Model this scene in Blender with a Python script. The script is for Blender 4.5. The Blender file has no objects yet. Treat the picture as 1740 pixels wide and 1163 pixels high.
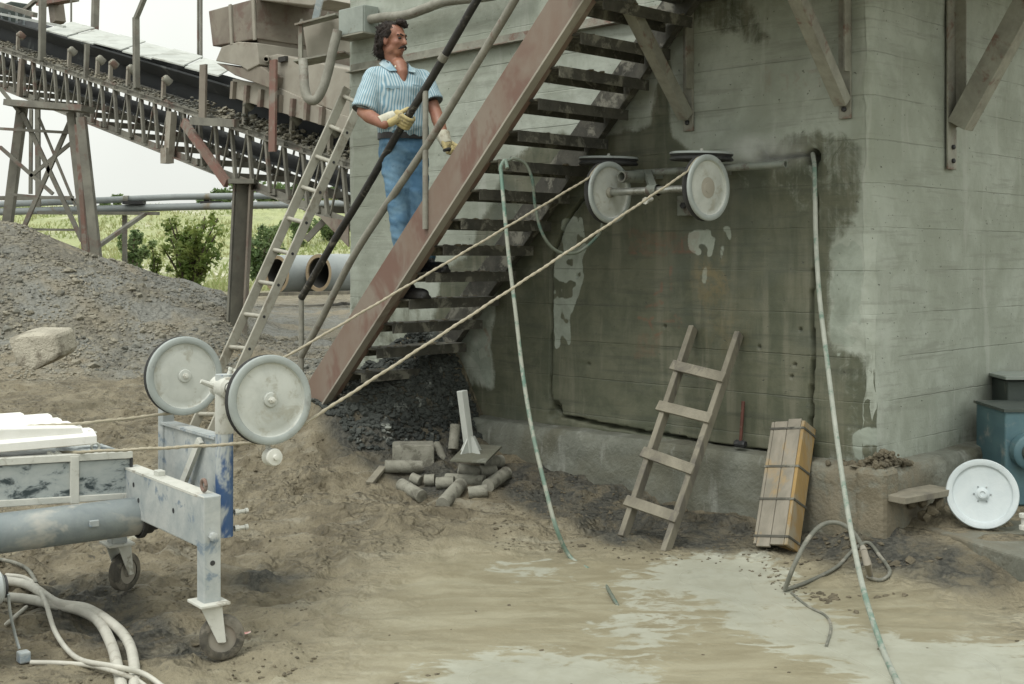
import bpy, math, random
import numpy as np
from mathutils import Vector, Matrix, noise as mnoise
random.seed(7); np.random.seed(7)
S2 = math.sqrt(2.0)
scene = bpy.context.scene
col = scene.collection

# ---------------------------------------------------------------- camera
F, CX, HY, H = 2115.0, 870.0, 440.0, 1.60      # focal (photo px), centre column, horizon row, eye height
cam_d = bpy.data.cameras.new('camera'); cam = bpy.data.objects.new('camera', cam_d); col.objects.link(cam)
cam.location = (0, 0, H); cam.rotation_euler = (math.radians(90), 0, 0)
cam_d.sensor_width = 36.0; cam_d.sensor_fit = 'HORIZONTAL'
cam_d.lens = 36.0 * F / 1740.0
cam_d.shift_y = -(581.5 - HY) / 1740.0
cam_d.clip_start = 0.05; cam_d.clip_end = 3000
scene.camera = cam

# ---------------------------------------------------------------- world, sun, exposure
SUN_AZ, SUN_EL = math.radians(215), math.radians(58)     # compass-like: direction the light comes from
world = bpy.data.worlds.new('World'); scene.world = world; world.use_nodes = True
nt = world.node_tree; nt.nodes.clear()
wo = nt.nodes.new('ShaderNodeOutputWorld'); bg = nt.nodes.new('ShaderNodeBackground')
sky = nt.nodes.new('ShaderNodeTexSky'); sky.sky_type = 'NISHITA'; sky.sun_disc = False
sky.sun_elevation = SUN_EL; sky.sun_rotation = SUN_AZ
sky.air_density = 1.0; sky.dust_density = 1.5; sky.ozone_density = 1.0
hs = nt.nodes.new('ShaderNodeHueSaturation'); hs.inputs['Saturation'].default_value = 0.10
# thin overcast: soft cloud brightness variation over the whole dome
tc = nt.nodes.new('ShaderNodeTexCoord'); nz = nt.nodes.new('ShaderNodeTexNoise')
nz.inputs['Scale'].default_value = 2.2; nz.inputs['Detail'].default_value = 5
mr = nt.nodes.new('ShaderNodeMapRange'); mr.inputs['From Min'].default_value = 0.3; mr.inputs['From Max'].default_value = 0.7
mr.inputs['To Min'].default_value = 0.9; mr.inputs['To Max'].default_value = 1.1
mx = nt.nodes.new('ShaderNodeMix'); mx.data_type = 'RGBA'; mx.blend_type = 'MULTIPLY'; mx.inputs['Factor'].default_value = 1.0
nt.links.new(sky.outputs[0], hs.inputs['Color']); nt.links.new(tc.outputs['Generated'], nz.inputs['Vector'])
nt.links.new(nz.outputs['Fac'], mr.inputs['Value']); nt.links.new(mr.outputs[0], mx.inputs['B'])
cl = nt.nodes.new('ShaderNodeMix'); cl.data_type = 'RGBA'; cl.inputs['Factor'].default_value = 0.85     # thin cloud veil over the sky
# an overcast dome is brighter overhead than at the horizon
sp = nt.nodes.new('ShaderNodeSeparateXYZ'); nt.links.new(tc.outputs['Generated'], sp.inputs[0])
gr_ = nt.nodes.new('ShaderNodeMapRange'); gr_.inputs['From Min'].default_value = 0.0; gr_.inputs['From Max'].default_value = 1.0; gr_.inputs['To Min'].default_value = 6.9; gr_.inputs['To Max'].default_value = 13.5
nt.links.new(sp.outputs['Z'], gr_.inputs['Value'])
tn_ = nt.nodes.new('ShaderNodeMix'); tn_.data_type = 'RGBA'; tn_.blend_type = 'MULTIPLY'; tn_.inputs['Factor'].default_value = 1.0; tn_.inputs['B'].default_value = (0.985, 1.015, 0.945, 1)
nt.links.new(gr_.outputs[0], tn_.inputs['A']); nt.links.new(tn_.outputs['Result'], cl.inputs['B'])
nt.links.new(hs.outputs[0], cl.inputs['A']); nt.links.new(cl.outputs['Result'], mx.inputs['A'])
nt.links.new(mx.outputs['Result'], bg.inputs['Color']); bg.inputs['Strength'].default_value = 0.11
nt.links.new(bg.outputs[0], wo.inputs['Surface'])
sun_d = bpy.data.lights.new('sun', 'SUN'); sun_d.energy = 1.4; sun_d.angle = math.radians(25); sun_d.color = (1.0, 0.97, 0.92)
sun = bpy.data.objects.new('sun', sun_d); col.objects.link(sun)
sdir = Vector((math.sin(SUN_AZ) * math.cos(SUN_EL), math.cos(SUN_AZ) * math.cos(SUN_EL), math.sin(SUN_EL)))
sun.rotation_euler = (-sdir).to_track_quat('-Z', 'Y').to_euler(); sun.location = (-4, -6, 12)
vs = scene.view_settings
vs.view_transform = 'Standard'; vs.look = 'None'; vs.exposure = 0.30; vs.gamma = 1.0; vs.use_curve_mapping = False
scene.render.engine = 'CYCLES'

# ---------------------------------------------------------------- positions
def vec(*a): return Vector(a)
def UV(u, v, z): return Vector(((u + v) / S2, (v - u) / S2, z))      # u along the concrete wall, v into it
DU, DV, DZ = Vector((1 / S2, -1 / S2, 0)), Vector((1 / S2, 1 / S2, 0)), Vector((0, 0, 1))
def P(px, py, Y): return Vector(((px - CX) / F * Y, Y, H - (py - HY) / F * Y))
def PV(px, py, v): return P(px, py, v * S2 / (1 + (px - CX) / F))     # on the plane v = const
def PU(px, py, u): return P(px, py, u * S2 / ((px - CX) / F - 1))     # on the plane u = const
def PZ(px, py, z): return P(px, py, (H - z) * F / (py - HY))          # on the plane z = const
def uv_of(p): return ((p.x - p.y) / S2, (p.x + p.y) / S2)

# ---------------------------------------------------------------- mesh helpers
OFF = {}
def basis(d, up=DZ):
    d = d.normalized(); up = Vector(up)
    if abs(d.dot(up.normalized())) > 0.995: up = Vector((1, 0, 0)) if abs(d.x) < 0.9 else Vector((0, 1, 0))
    s = d.cross(up).normalized(); t = s.cross(d).normalized()
    return d, s, t
class MB:
    def __init__(self): self.v = []; self.f = []
    def add(self, vs, fs):
        n = len(self.v); self.v += [tuple(p) for p in vs]; self.f += [tuple(i + n for i in q) for q in fs]; return self
    def box(self, c, a, b, d):
        a, b, d = Vector(a), Vector(b), Vector(d)
        if a.cross(b).dot(d) < 0: a = -a
        c = Vector(c)
        vs = [c + a * i + b * j + d * k for k in (-1, 1) for j in (-1, 1) for i in (-1, 1)]
        return self.add(vs, [(0, 2, 3, 1), (4, 5, 7, 6), (0, 1, 5, 4), (2, 6, 7, 3), (0, 4, 6, 2), (1, 3, 7, 5)])
    def beam(self, p0, p1, w, h, up=DZ):
        p0, p1 = Vector(p0), Vector(p1); d, s, t = basis(p1 - p0, up)
        return self.box((p0 + p1) / 2, (p1 - p0) / 2, s * w / 2, t * h / 2)
    def prism(self, poly, d):
        poly = [Vector(p) for p in poly]; d = Vector(d); n = len(poly)
        nrm = sum(((poly[i] - poly[0]).cross(poly[i + 1] - poly[0]) for i in range(1, n - 1)), Vector())
        if nrm.dot(d) > 0: poly = poly[::-1]
        vs = poly + [p + d for p in poly]
        fs = [tuple(range(n)), tuple(range(2 * n - 1, n - 1, -1))] + [(i, i + n, (i + 1) % n + n, (i + 1) % n) for i in range(n)]
        return self.add(vs, fs)
    def extr(self, sec, p0, p1, up=DZ):                               # 2-D section (s,t) swept from p0 to p1
        p0, p1 = Vector(p0), Vector(p1); d, s, t = basis(p1 - p0, up)
        return self.prism([p0 + s * a + t * b for a, b in sec], p1 - p0)
    def tube(self, pts, r, seg=8, cap=True):
        pts = [Vector(p) for p in pts]; n = len(pts)
        rr = r if isinstance(r, (list, tuple)) else [r] * n
        tan = [(pts[min(i + 1, n - 1)] - pts[max(i - 1, 0)]).normalized() for i in range(n)]
        _, s, t = basis(tan[0]); vs = []; fs = []
        for i in range(n):
            s = (s - tan[i] * s.dot(tan[i])).normalized(); t = s.cross(tan[i])
            for k in range(seg):
                a = 2 * math.pi * k / seg; vs.append(pts[i] + (s * math.cos(a) + t * math.sin(a)) * rr[i])
        for i in range(n - 1):
            for k in range(seg):
                q = (i * seg + k, i * seg + (k + 1) % seg, (i + 1) * seg + (k + 1) % seg, (i + 1) * seg + k); fs.append(q[::-1])
        if cap: fs.append(tuple(range(seg))); fs.append(tuple(range(n * seg - 1, (n - 1) * seg - 1, -1)))
        return self.add(vs, fs)
    def cyl(self, p0, p1, r, r1=None, seg=14): return self.tube([p0, p1], [r, r if r1 is None else r1], seg)
    def pipe(self, p0, p1, r, ri, seg=16, depth=None):                # hollow at p1
        p0, p1 = Vector(p0), Vector(p1); d = (p1 - p0).normalized(); L = (p1 - p0).length
        dp = depth if depth else L * 0.98
        return self.lathe([(0.0, 0), (r, 0), (r, L), (ri, L), (ri, L - dp), (0.0, L - dp)], p0, d, seg)
    def lathe(self, prof, o, axis, seg=32):
        o = Vector(o); d, s, t = basis(Vector(axis)); vs = []; fs = []; m = len(prof)
        for r, h in prof:
            for k in range(seg):
                a = 2 * math.pi * k / seg; vs.append(o + d * h + (s * math.cos(a) + t * math.sin(a)) * max(r, 1e-4))
        for i in range(m - 1):
            for k in range(seg):
                fs.append((i * seg + k, (i + 1) * seg + k, (i + 1) * seg + (k + 1) % seg, i * seg + (k + 1) % seg)[::-1])
        return self.add(vs, fs)
    def torus(self, c, n, R, r, seg=16, sub=8):
        d, s, t = basis(Vector(n)); c = Vector(c)
        pts = [c + (s * math.cos(a) + t * math.sin(a)) * R for a in [2 * math.pi * i / seg for i in range(seg + 1)]]
        return self.tube(pts, r, sub, cap=False)
    def rock(self, c, r, sq=(1, 1, 1), jit=0.28, rnd=random):
        c = Vector(c); ph = (1 + 5 ** .5) / 2
        vs = [(-1, ph, 0), (1, ph, 0), (-1, -ph, 0), (1, -ph, 0), (0, -1, ph), (0, 1, ph), (0, -1, -ph), (0, 1, -ph), (ph, 0, -1), (ph, 0, 1), (-ph, 0, -1), (-ph, 0, 1)]
        fs = [(0, 11, 5), (0, 5, 1), (0, 1, 7), (0, 7, 10), (0, 10, 11), (1, 5, 9), (5, 11, 4), (11, 10, 2), (10, 7, 6), (7, 1, 8), (3, 9, 4), (3, 4, 2), (3, 2, 6), (3, 6, 8), (3, 8, 9), (4, 9, 5), (2, 4, 11), (6, 2, 10), (8, 6, 7), (9, 8, 1)]
        a = rnd.uniform(0, 6.28); ca, sa = math.cos(a), math.sin(a); out = []
        for x, y, z in vs:
            k = r / 1.9 * (1 + rnd.uniform(-jit, jit)); x, y, z = x * k * sq[0], y * k * sq[1], z * k * sq[2]
            out.append(c + Vector((x * ca - y * sa, x * sa + y * ca, z)))
        return self.add(out, fs)
    def build(self, name, mat, parent=None, smooth=None, bevel=0.0):
        o = mk(name, self.v, self.f, mat, parent, smooth); 
        if bevel > 0:
            b = o.modifiers.new('bevel', 'BEVEL'); b.width = bevel; b.segments = 2; b.limit_method = 'ANGLE'; b.angle_limit = math.radians(40)
        return o
def mk(name, v, f, mat, parent=None, smooth=None):
    me = bpy.data.meshes.new(name)
    V = np.array(v, dtype=float).reshape(-1, 3)
    if parent is not None: off = np.array(OFF[parent.name])
    else:
        lo, hi = V.min(0), V.max(0); off = np.array(((lo[0] + hi[0]) / 2, (lo[1] + hi[1]) / 2, lo[2]))
    me.from_pydata((V - off).tolist(), [], [tuple(q) for q in f]); me.update()
    if smooth is not None:
        me.polygons.foreach_set('use_smooth', [True] * len(me.polygons)); me.set_sharp_from_angle(angle=math.radians(smooth))
    if mat is not None: me.materials.append(mat)
    o = bpy.data.objects.new(name, me); col.objects.link(o)
    if parent is not None: o.parent = parent
    else: o.location = off
    OFF[o.name] = tuple(off)
    return o
def tag(o, label=None, cat=None, group=None, kind=None):
    if label: o['label'] = label
    if cat: o['category'] = cat
    if group: o['group'] = group
    if kind: o['kind'] = kind
    return o
def thing(name, label, cat, loc, group=None):
    o = bpy.data.objects.new(name, None); col.objects.link(o); o.location = loc; o.empty_display_size = 0.1
    OFF[o.name] = tuple(loc); return tag(o, label, cat, group)
def smoothpath(pts, n=6):                                             # Catmull-Rom
    pts = [Vector(p) for p in pts]; out = []
    for i in range(len(pts) - 1):
        p0, p1, p2, p3 = pts[max(i - 1, 0)], pts[i], pts[i + 1], pts[min(i + 2, len(pts) - 1)]
        for k in range(n):
            t = k / n
            out.append(0.5 * ((2 * p1) + (p2 - p0) * t + (2 * p0 - 5 * p1 + 4 * p2 - p3) * t * t + (3 * p1 - p0 - 3 * p2 + p3) * t ** 3))
    return out + [pts[-1]]

# ---------------------------------------------------------------- numpy noise and masks
def _h(ix, iy, seed):
    n = (ix.astype(np.int64) * 374761393 + iy.astype(np.int64) * 668265263 + seed * 974711) & 0x7fffffff
    n = ((n ^ (n >> 13)) * 1274126177) & 0x7fffffff
    return ((n ^ (n >> 16)) & 0xffff) / 65535.0
def vn(x, y, seed=0):
    ix, iy = np.floor(x), np.floor(y); fx, fy = x - ix, y - iy
    fx = fx * fx * (3 - 2 * fx); fy = fy * fy * (3 - 2 * fy)
    a, b, c, d = _h(ix, iy, seed), _h(ix + 1, iy, seed), _h(ix, iy + 1, seed), _h(ix + 1, iy + 1, seed)
    return (a * (1 - fx) + b * fx) * (1 - fy) + (c * (1 - fx) + d * fx) * fy
def fbm(x, y, o=4, seed=0):
    s = 0; a = 0.5; t = 0
    for i in range(o): s = s + a * vn(x * 2 ** i + 17.3 * i, y * 2 ** i - 9.1 * i, seed + i); t += a; a *= 0.5
    return s / t
def ss(a, b, x):
    t = np.clip((x - a) / (b - a), 0, 1); return t * t * (3 - 2 * t)
def inpoly(x, y, poly):
    r = np.zeros(np.shape(x), bool); n = len(poly)
    for i in range(n):
        x0, y0 = poly[i]; x1, y1 = poly[(i + 1) % n]
        if y0 == y1: continue
        r ^= ((y0 > y) != (y1 > y)) & (x < (x1 - x0) * (y - y0) / (y1 - y0) + x0)
    return r
def pdist(x, y, pts):                                                 # distance to a polyline
    d = np.full(np.shape(x), 1e9)
    for (x0, y0), (x1, y1) in zip(pts[:-1], pts[1:]):
        dx, dy = x1 - x0, y1 - y0; t = np.clip(((x - x0) * dx + (y - y0) * dy) / (dx * dx + dy * dy + 1e-9), 0, 1)
        d = np.minimum(d, np.hypot(x - x0 - t * dx, y - y0 - t * dy))
    return d
def blur(a, n):
    for ax in (0, 1):
        for _ in range(2):
            c = np.cumsum(np.pad(a, [(n + 1, n) if k == ax else (0, 0) for k in (0, 1)], mode='edge'), axis=ax)
            m = 2 * n + 1
            a = (c[m:] - c[:-m]) / m if ax == 0 else (c[:, m:] - c[:, :-m]) / m
    return a
def attr(o, name, arr):
    at = o.data.attributes.new(name, 'FLOAT', 'POINT'); at.data.foreach_set('value', np.asarray(arr, dtype=np.float32).ravel())

# ---------------------------------------------------------------- materials
class NT:
    def __init__(self, name):
        self.m = bpy.data.materials.new(name); self.m.use_nodes = True; self.t = self.m.node_tree
        self.b = self.t.nodes['Principled BSDF']; self.tc = self.t.nodes.new('ShaderNodeTexCoord')
    def n(self, k): return self.t.nodes.new(k)
    def l(self, a, b): self.t.links.new(a, b)
    def noise(self, scale, detail=5, rough=0.6, dist=0.0, vec=None, stretch=None):
        x = self.n('ShaderNodeTexNoise'); x.inputs['Scale'].default_value = scale; x.inputs['Detail'].default_value = min(detail, 4.5)
        x.inputs['Roughness'].default_value = rough; x.inputs['Distortion'].default_value = dist
        v = vec or self.tc.outputs['Object']
        if stretch:
            mp = self.n('ShaderNodeMapping'); mp.inputs['Scale'].default_value = stretch; self.l(v, mp.inputs['Vector']); v = mp.outputs[0]
        self.l(v, x.inputs['Vector']); return x.outputs['Fac']
    def rng(self, v, a, b, c=0.0, d=1.0, smooth=True):
        x = self.n('ShaderNodeMapRange'); x.interpolation_type = 'SMOOTHSTEP' if smooth else 'LINEAR'
        for k, q in zip(('From Min', 'From Max', 'To Min', 'To Max'), (a, b, c, d)): x.inputs[k].default_value = q
        self.l(v, x.inputs['Value']); return x.outputs[0]
    def math(self, op, a, b=None, c=None):
        x = self.n('ShaderNodeMath'); x.operation = op
        for i, q in enumerate((a, b, c)):
            if q is None: continue
            if isinstance(q, (int, float)): x.inputs[i].default_value = q
            else: self.l(q, x.inputs[i])
        return x.outputs[0]
    def mix(self, f, a, b, mode='MIX'):
        x = self.n('ShaderNodeMix'); x.data_type = 'RGBA'; x.blend_type = mode
        for k, q in (('Factor', f), ('A', a), ('B', b)):
            s = [i for i in x.inputs if i.name == k and (k == 'Factor' and i.type == 'VALUE' or i.type == 'RGBA')][0]
            if isinstance(q, (int, float)): s.default_value = q
            elif isinstance(q, tuple): s.default_value = (*q, 1)
            else: self.l(q, s)
        return [o for o in x.outputs if o.type == 'RGBA'][0]
    def attr(self, name):
        x = self.n('ShaderNodeAttribute'); x.attribute_name = name; return x.outputs['Fac']
    def bump(self, h, s, d=0.01, prev=None):
        x = self.n('ShaderNodeBump'); x.inputs['Strength'].default_value = s; x.inputs['Distance'].default_value = d
        self.l(h, x.inputs['Height'])
        if prev is not None: self.l(prev, x.inputs['Normal'])
        return x.outputs[0]
    def out(self, c=None, rough=None, normal=None, metal=None):
        b = self.b
        for k, q in (('Base Color', c), ('Roughness', rough), ('Normal', normal), ('Metallic', metal)):
            if q is None: continue
            if isinstance(q, tuple): b.inputs[k].default_value = (*q, 1)
            elif isinstance(q, (int, float)): b.inputs[k].default_value = q
            else: self.l(q, b.inputs[k])
        return self.m
def mat(name, c1, c2=None, scale=8, rough=0.7, metal=0.0, bump=0.3, bd=0.004, dirt=None, dscale=3, damt=0.55, stretch=None, bscale=None):
    """two-tone worn surface, optional third colour as patchy dirt, fine relief"""
    n = NT(name); c2 = c2 or tuple(x * 0.7 for x in c1)
    a = n.noise(scale, 6, 0.65, 0.3, stretch=stretch); c = n.mix(n.rng(a, 0.3, 0.7), c1, c2)
    if dirt:
        d = n.noise(dscale, 8, 0.7, 0.4, stretch=stretch); c = n.mix(n.rng(d, damt - 0.06, damt + 0.07), c, dirt)
    f = n.noise(bscale or scale * 9, 4, 0.6)
    r = n.rng(a, 0.2, 0.8, max(rough - 0.12, 0.05), min(rough + 0.1, 1.0))
    return n.out(c, r, n.bump(f, bump, bd), metal)
M = {}
M['dusty_steel'] = mat('dusty_steel', (0.30, 0.30, 0.25), (0.20, 0.195, 0.165), 7, 0.75, 0.0, dirt=(0.17, 0.11, 0.085), dscale=5, damt=0.58)
M['far_steel'] = mat('far_steel', (0.215, 0.21, 0.175), (0.14, 0.135, 0.115), 3, 0.8, 0.0, dirt=(0.155, 0.105, 0.085), dscale=2.2, damt=0.60)
M['red_steel'] = mat('red_steel', (0.20, 0.095, 0.075), (0.18, 0.125, 0.10), 5, 0.75, dirt=(0.22, 0.20, 0.17), dscale=3, damt=0.52)
M['stringer'] = mat('stringer_rust', (0.185, 0.130, 0.100), (0.225, 0.19, 0.155), 3.0, 0.72, dirt=(0.165, 0.100, 0.078), dscale=2.4, damt=0.55, stretch=(1, 1, 0.6))
M['tread'] = mat('tread_steel', (0.085, 0.082, 0.066), (0.045, 0.044, 0.037), 6, 0.85, dirt=(0.20, 0.195, 0.16), dscale=7, damt=0.57, bump=0.6, bd=0.006)
M['rail_grey'] = mat('rail_grey', (0.27, 0.265, 0.225), (0.19, 0.185, 0.155), 9, 0.7, dirt=(0.15, 0.10, 0.08), dscale=6, damt=0.63)
M['rail_black'] = mat('rail_black', (0.014, 0.0135, 0.012), (0.034, 0.032, 0.028), 8, 0.6, dirt=(0.15, 0.14, 0.115), dscale=9, damt=0.62, stretch=(1, 1, 1))
M['alu'] = mat('aluminium', (0.40, 0.39, 0.33), (0.31, 0.30, 0.25), 6, 0.55, 0.15, dirt=(0.24, 0.22, 0.175), dscale=4, damt=0.58)
M['wood_grey'] = mat('wood_grey', (0.24, 0.222, 0.172), (0.165, 0.152, 0.118), 5, 0.85, dirt=(0.13, 0.12, 0.10), dscale=4, damt=0.58, stretch=(1.5, 1.5, 0.5), bump=0.5, bd=0.006)
M['wood_yellow'] = mat('wood_yellow', (0.32, 0.21, 0.075), (0.24, 0.165, 0.075), 6, 0.75, dirt=(0.26, 0.225, 0.16), dscale=5, damt=0.53, stretch=(2, 2, 0.4))
M['wood_pale'] = mat('wood_pale', (0.27, 0.245, 0.20), (0.20, 0.185, 0.15), 6, 0.85, dirt=(0.29, 0.22, 0.125), dscale=4, damt=0.62, stretch=(2, 2, 0.4))
M['white_paint'] = mat('white_paint', (0.60, 0.60, 0.55), (0.50, 0.51, 0.465), 9, 0.65, dirt=(0.33, 0.315, 0.265), dscale=12, damt=0.60)
M['white_cover'] = mat('white_cover', (0.80, 0.80, 0.77), (0.74, 0.74, 0.70), 9, 0.55, dirt=(0.55, 0.54, 0.49), dscale=5, damt=0.70)
M['wheel_white'] = mat('wheel_white', (0.50, 0.52, 0.485), (0.40, 0.42, 0.39), 6, 0.65, dirt=(0.36, 0.36, 0.31), dscale=11, damt=0.58, bump=0.2)
M['wheel_rim'] = mat('wheel_rim', (0.34, 0.375, 0.36), (0.29, 0.32, 0.31), 7, 0.6, dirt=(0.24, 0.25, 0.235), dscale=6, damt=0.62, bump=0.15)
M['rubber'] = mat('rubber', (0.02, 0.021, 0.022), (0.045, 0.045, 0.043), 10, 0.8)
M['dirty_rubber'] = mat('dirty_rubber', (0.05, 0.047, 0.04), (0.13, 0.12, 0.095), 14, 0.85, dirt=(0.17, 0.155, 0.125), dscale=11, damt=0.52)
M['blue_paint'] = mat('blue_paint', (0.035, 0.085, 0.21), (0.06, 0.12, 0.24), 8, 0.6, dirt=(0.42, 0.45, 0.44), dscale=6, damt=0.48, stretch=(1.2, 1.2, 0.7))
M['blue_dust'] = mat('blue_dust', (0.45, 0.47, 0.455), (0.30, 0.335, 0.34), 7, 0.7, dirt=(0.17, 0.22, 0.27), dscale=9, damt=0.60)
M['panel_dust'] = mat('panel_dust', (0.40, 0.43, 0.42), (0.27, 0.31, 0.315), 8, 0.55, dirt=(0.03, 0.045, 0.05), dscale=8, damt=0.555, stretch=(1, 1, 1.8))
M['barrel'] = mat('barrel', (0.30, 0.335, 0.34), (0.20, 0.235, 0.25), 5, 0.5, 0.1, dirt=(0.43, 0.43, 0.40), dscale=4, damt=0.56)
M['teal_paint'] = mat('teal_paint', (0.07, 0.14, 0.17), (0.10, 0.18, 0.20), 7, 0.55, dirt=(0.25, 0.27, 0.26), dscale=4, damt=0.62)
M['dark_green'] = mat('dark_green', (0.045, 0.06, 0.055), (0.07, 0.085, 0.075), 6, 0.7, dirt=(0.17, 0.17, 0.15), dscale=4, damt=0.6)
M['chrome'] = mat('bright_steel', (0.45, 0.46, 0.42), (0.30, 0.31, 0.28), 12, 0.35, 0.75, dirt=(0.20, 0.20, 0.17), dscale=9, damt=0.6)
M['green_pipe'] = mat('green_pipe', (0.155, 0.175, 0.15), (0.22, 0.235, 0.205), 9, 0.6, 0.1, dirt=(0.10, 0.085, 0.07), dscale=8, damt=0.58)
M['hose_green'] = mat('hose_green', (0.095, 0.185, 0.145), (0.17, 0.225, 0.185), 9, 0.65, dirt=(0.30, 0.315, 0.265), dscale=11, damt=0.49)
M['hose_faded'] = mat('hose_faded', (0.34, 0.355, 0.31), (0.24, 0.265, 0.225), 9, 0.7, dirt=(0.13, 0.20, 0.16), dscale=9, damt=0.57)
M['hose_white'] = mat('hose_white', (0.52, 0.51, 0.45), (0.42, 0.41, 0.36), 10, 0.65, dirt=(0.30, 0.28, 0.23), dscale=8, damt=0.62)
M['hose_olive'] = mat('hose_olive', (0.105, 0.125, 0.095), (0.17, 0.185, 0.15), 9, 0.7, dirt=(0.07, 0.12, 0.095), dscale=9, damt=0.55)
M['hose_dark'] = mat('hose_dark', (0.11, 0.115, 0.095), (0.18, 0.18, 0.15), 10, 0.7, dirt=(0.26, 0.25, 0.21), dscale=8, damt=0.56)
M['wire'] = mat('saw_wire', (0.40, 0.36, 0.27), (0.32, 0.29, 0.21), 30, 0.6, bump=0.8, bd=0.004)
M['hammer'] = mat('hammer_red', (0.12, 0.042, 0.028), (0.085, 0.034, 0.026), 12, 0.7, dirt=(0.16, 0.14, 0.11), dscale=14, damt=0.6)
M['black_iron'] = mat('black_iron', (0.03, 0.032, 0.035), (0.05, 0.05, 0.05), 12, 0.6, 0.3)
M['core'] = mat('core_concrete', (0.27, 0.265, 0.22), (0.19, 0.185, 0.15), 14, 0.9, dirt=(0.13, 0.125, 0.10), dscale=12, damt=0.55, bump=0.7, bd=0.006)
M['stone'] = mat('stone', (0.27, 0.25, 0.195), (0.19, 0.18, 0.145), 0.9, 0.9, dirt=(0.155, 0.158, 0.14), dscale=1.2, damt=0.54, bump=0.8, bd=0.01)
M['shaded_wet_stone'] = mat('shaded_wet_stone', (0.075, 0.083, 0.075), (0.022, 0.026, 0.024), 1.6, 0.9, dirt=(0.25, 0.265, 0.24), dscale=7, damt=0.63, bump=0.8, bd=0.01)  # stone colour darkened for wet and for the deep shade under the stairs
M['pale_rock'] = mat('pale_rock', (0.46, 0.43, 0.35), (0.27, 0.25, 0.20), 4, 0.9, dirt=(0.17, 0.15, 0.115), dscale=5, damt=0.58, bump=0.9, bd=0.03)
M['clod'] = mat('mud_clod', (0.150, 0.128, 0.085), (0.080, 0.070, 0.048), 9, 0.85, bump=0.7, bd=0.01)
M['belt'] = mat('belt_rubber', (0.017, 0.020, 0.023), (0.035, 0.04, 0.043), 4, 0.7, dirt=(0.10, 0.11, 0.105), dscale=2, damt=0.62)
M['cover_sheet'] = mat('cover_sheet', (0.46, 0.48, 0.45), (0.38, 0.40, 0.375), 2.5, 0.65, dirt=(0.30, 0.31, 0.28), dscale=2, damt=0.58)
M['hopper'] = mat('hopper_steel', (0.235, 0.21, 0.17), (0.17, 0.145, 0.12), 2.2, 0.85, dirt=(0.16, 0.115, 0.095), dscale=2.4, damt=0.55)
M['hopper_pale'] = mat('hopper_pale', (0.335, 0.315, 0.265), (0.27, 0.25, 0.21), 2.4, 0.85, dirt=(0.22, 0.185, 0.15), dscale=2, damt=0.6)
M['grey_box'] = mat('grey_box', (0.31, 0.345, 0.315), (0.25, 0.28, 0.255), 5, 0.7, dirt=(0.19, 0.185, 0.15), dscale=4, damt=0.65)
def leafmat(name, c1, c2, sc):
    n = NT(name); c = n.mix(n.rng(n.noise(sc, 4), 0.35, 0.65), c1, c2); n.out(c, 0.6)
    tr = n.n('ShaderNodeBsdfTranslucent'); n.l(c, tr.inputs['Color']); mx_ = n.n('ShaderNodeMixShader'); mx_.inputs[0].default_value = 0.45
    n.l(n.b.outputs[0], mx_.inputs[1]); n.l(tr.outputs[0], mx_.inputs[2]); n.l(mx_.outputs[0], n.t.nodes['Material Output'].inputs['Surface']); return n.m
M['leaf'] = leafmat('leaf', (0.13, 0.21, 0.045), (0.27, 0.32, 0.09), 3.0); M['leaf_far'] = leafmat('leaf_far', (0.13, 0.20, 0.085), (0.21, 0.27, 0.12), 0.7); M['grass'] = leafmat('grass_blade', (0.27, 0.33, 0.12), (0.40, 0.40, 0.21), 0.35)  # grass blades lightened to stand for distant haze
M['bark'] = mat('bark', (0.12, 0.095, 0.07), (0.08, 0.065, 0.05), 12, 0.9)
M['pipe_concrete'] = mat('pipe_concrete', (0.31, 0.34, 0.34), (0.25, 0.275, 0.28), 1.4, 0.7, dirt=(0.22, 0.18, 0.12), dscale=1.3, damt=0.66)
M['pipe_rim'] = mat('pipe_rim', (0.33, 0.26, 0.17), (0.27, 0.21, 0.13), 3, 0.8)
M['pipe_bore'] = mat('pipe_bore', (0.045, 0.043, 0.038), (0.03, 0.03, 0.027), 2, 0.9)
M['skin'] = mat('skin', (0.30, 0.145, 0.092), (0.24, 0.102, 0.068), 14, 0.5, bump=0.1)
M['hair'] = mat('hair', (0.012, 0.008, 0.006), (0.022, 0.014, 0.010), 30, 0.85, bump=1.0, bd=0.01, bscale=60)
M['glove_white'] = mat('glove_white', (0.56, 0.55, 0.46), (0.47, 0.45, 0.36), 20, 0.85, dirt=(0.34, 0.31, 0.23), dscale=18, damt=0.6)
M['glove_yellow'] = mat('glove_yellow', (0.52, 0.43, 0.20), (0.42, 0.36, 0.20), 22, 0.8, dirt=(0.16, 0.14, 0.10), dscale=22, damt=0.62)
M['leather'] = mat('black_leather', (0.012, 0.012, 0.013), (0.03, 0.03, 0.03), 14, 0.5)
M['pearl'] = mat('pearl', (0.70, 0.66, 0.55), (0.6, 0.57, 0.48), 20, 0.4)
M['tape_red'] = mat('tape_red', (0.55, 0.08, 0.07), (0.62, 0.52, 0.48), 60, 0.5)
cy = scene.cycles; cy.max_bounces = 5; cy.diffuse_bounces = 3; cy.glossy_bounces = 2; cy.transmission_bounces = 2; cy.caustics_reflective = False; cy.caustics_refractive = False
cy.volume_bounces = 3; cy.use_adaptive_sampling = True; cy.adaptive_threshold = 0.02; cy.use_denoising = True
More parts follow.
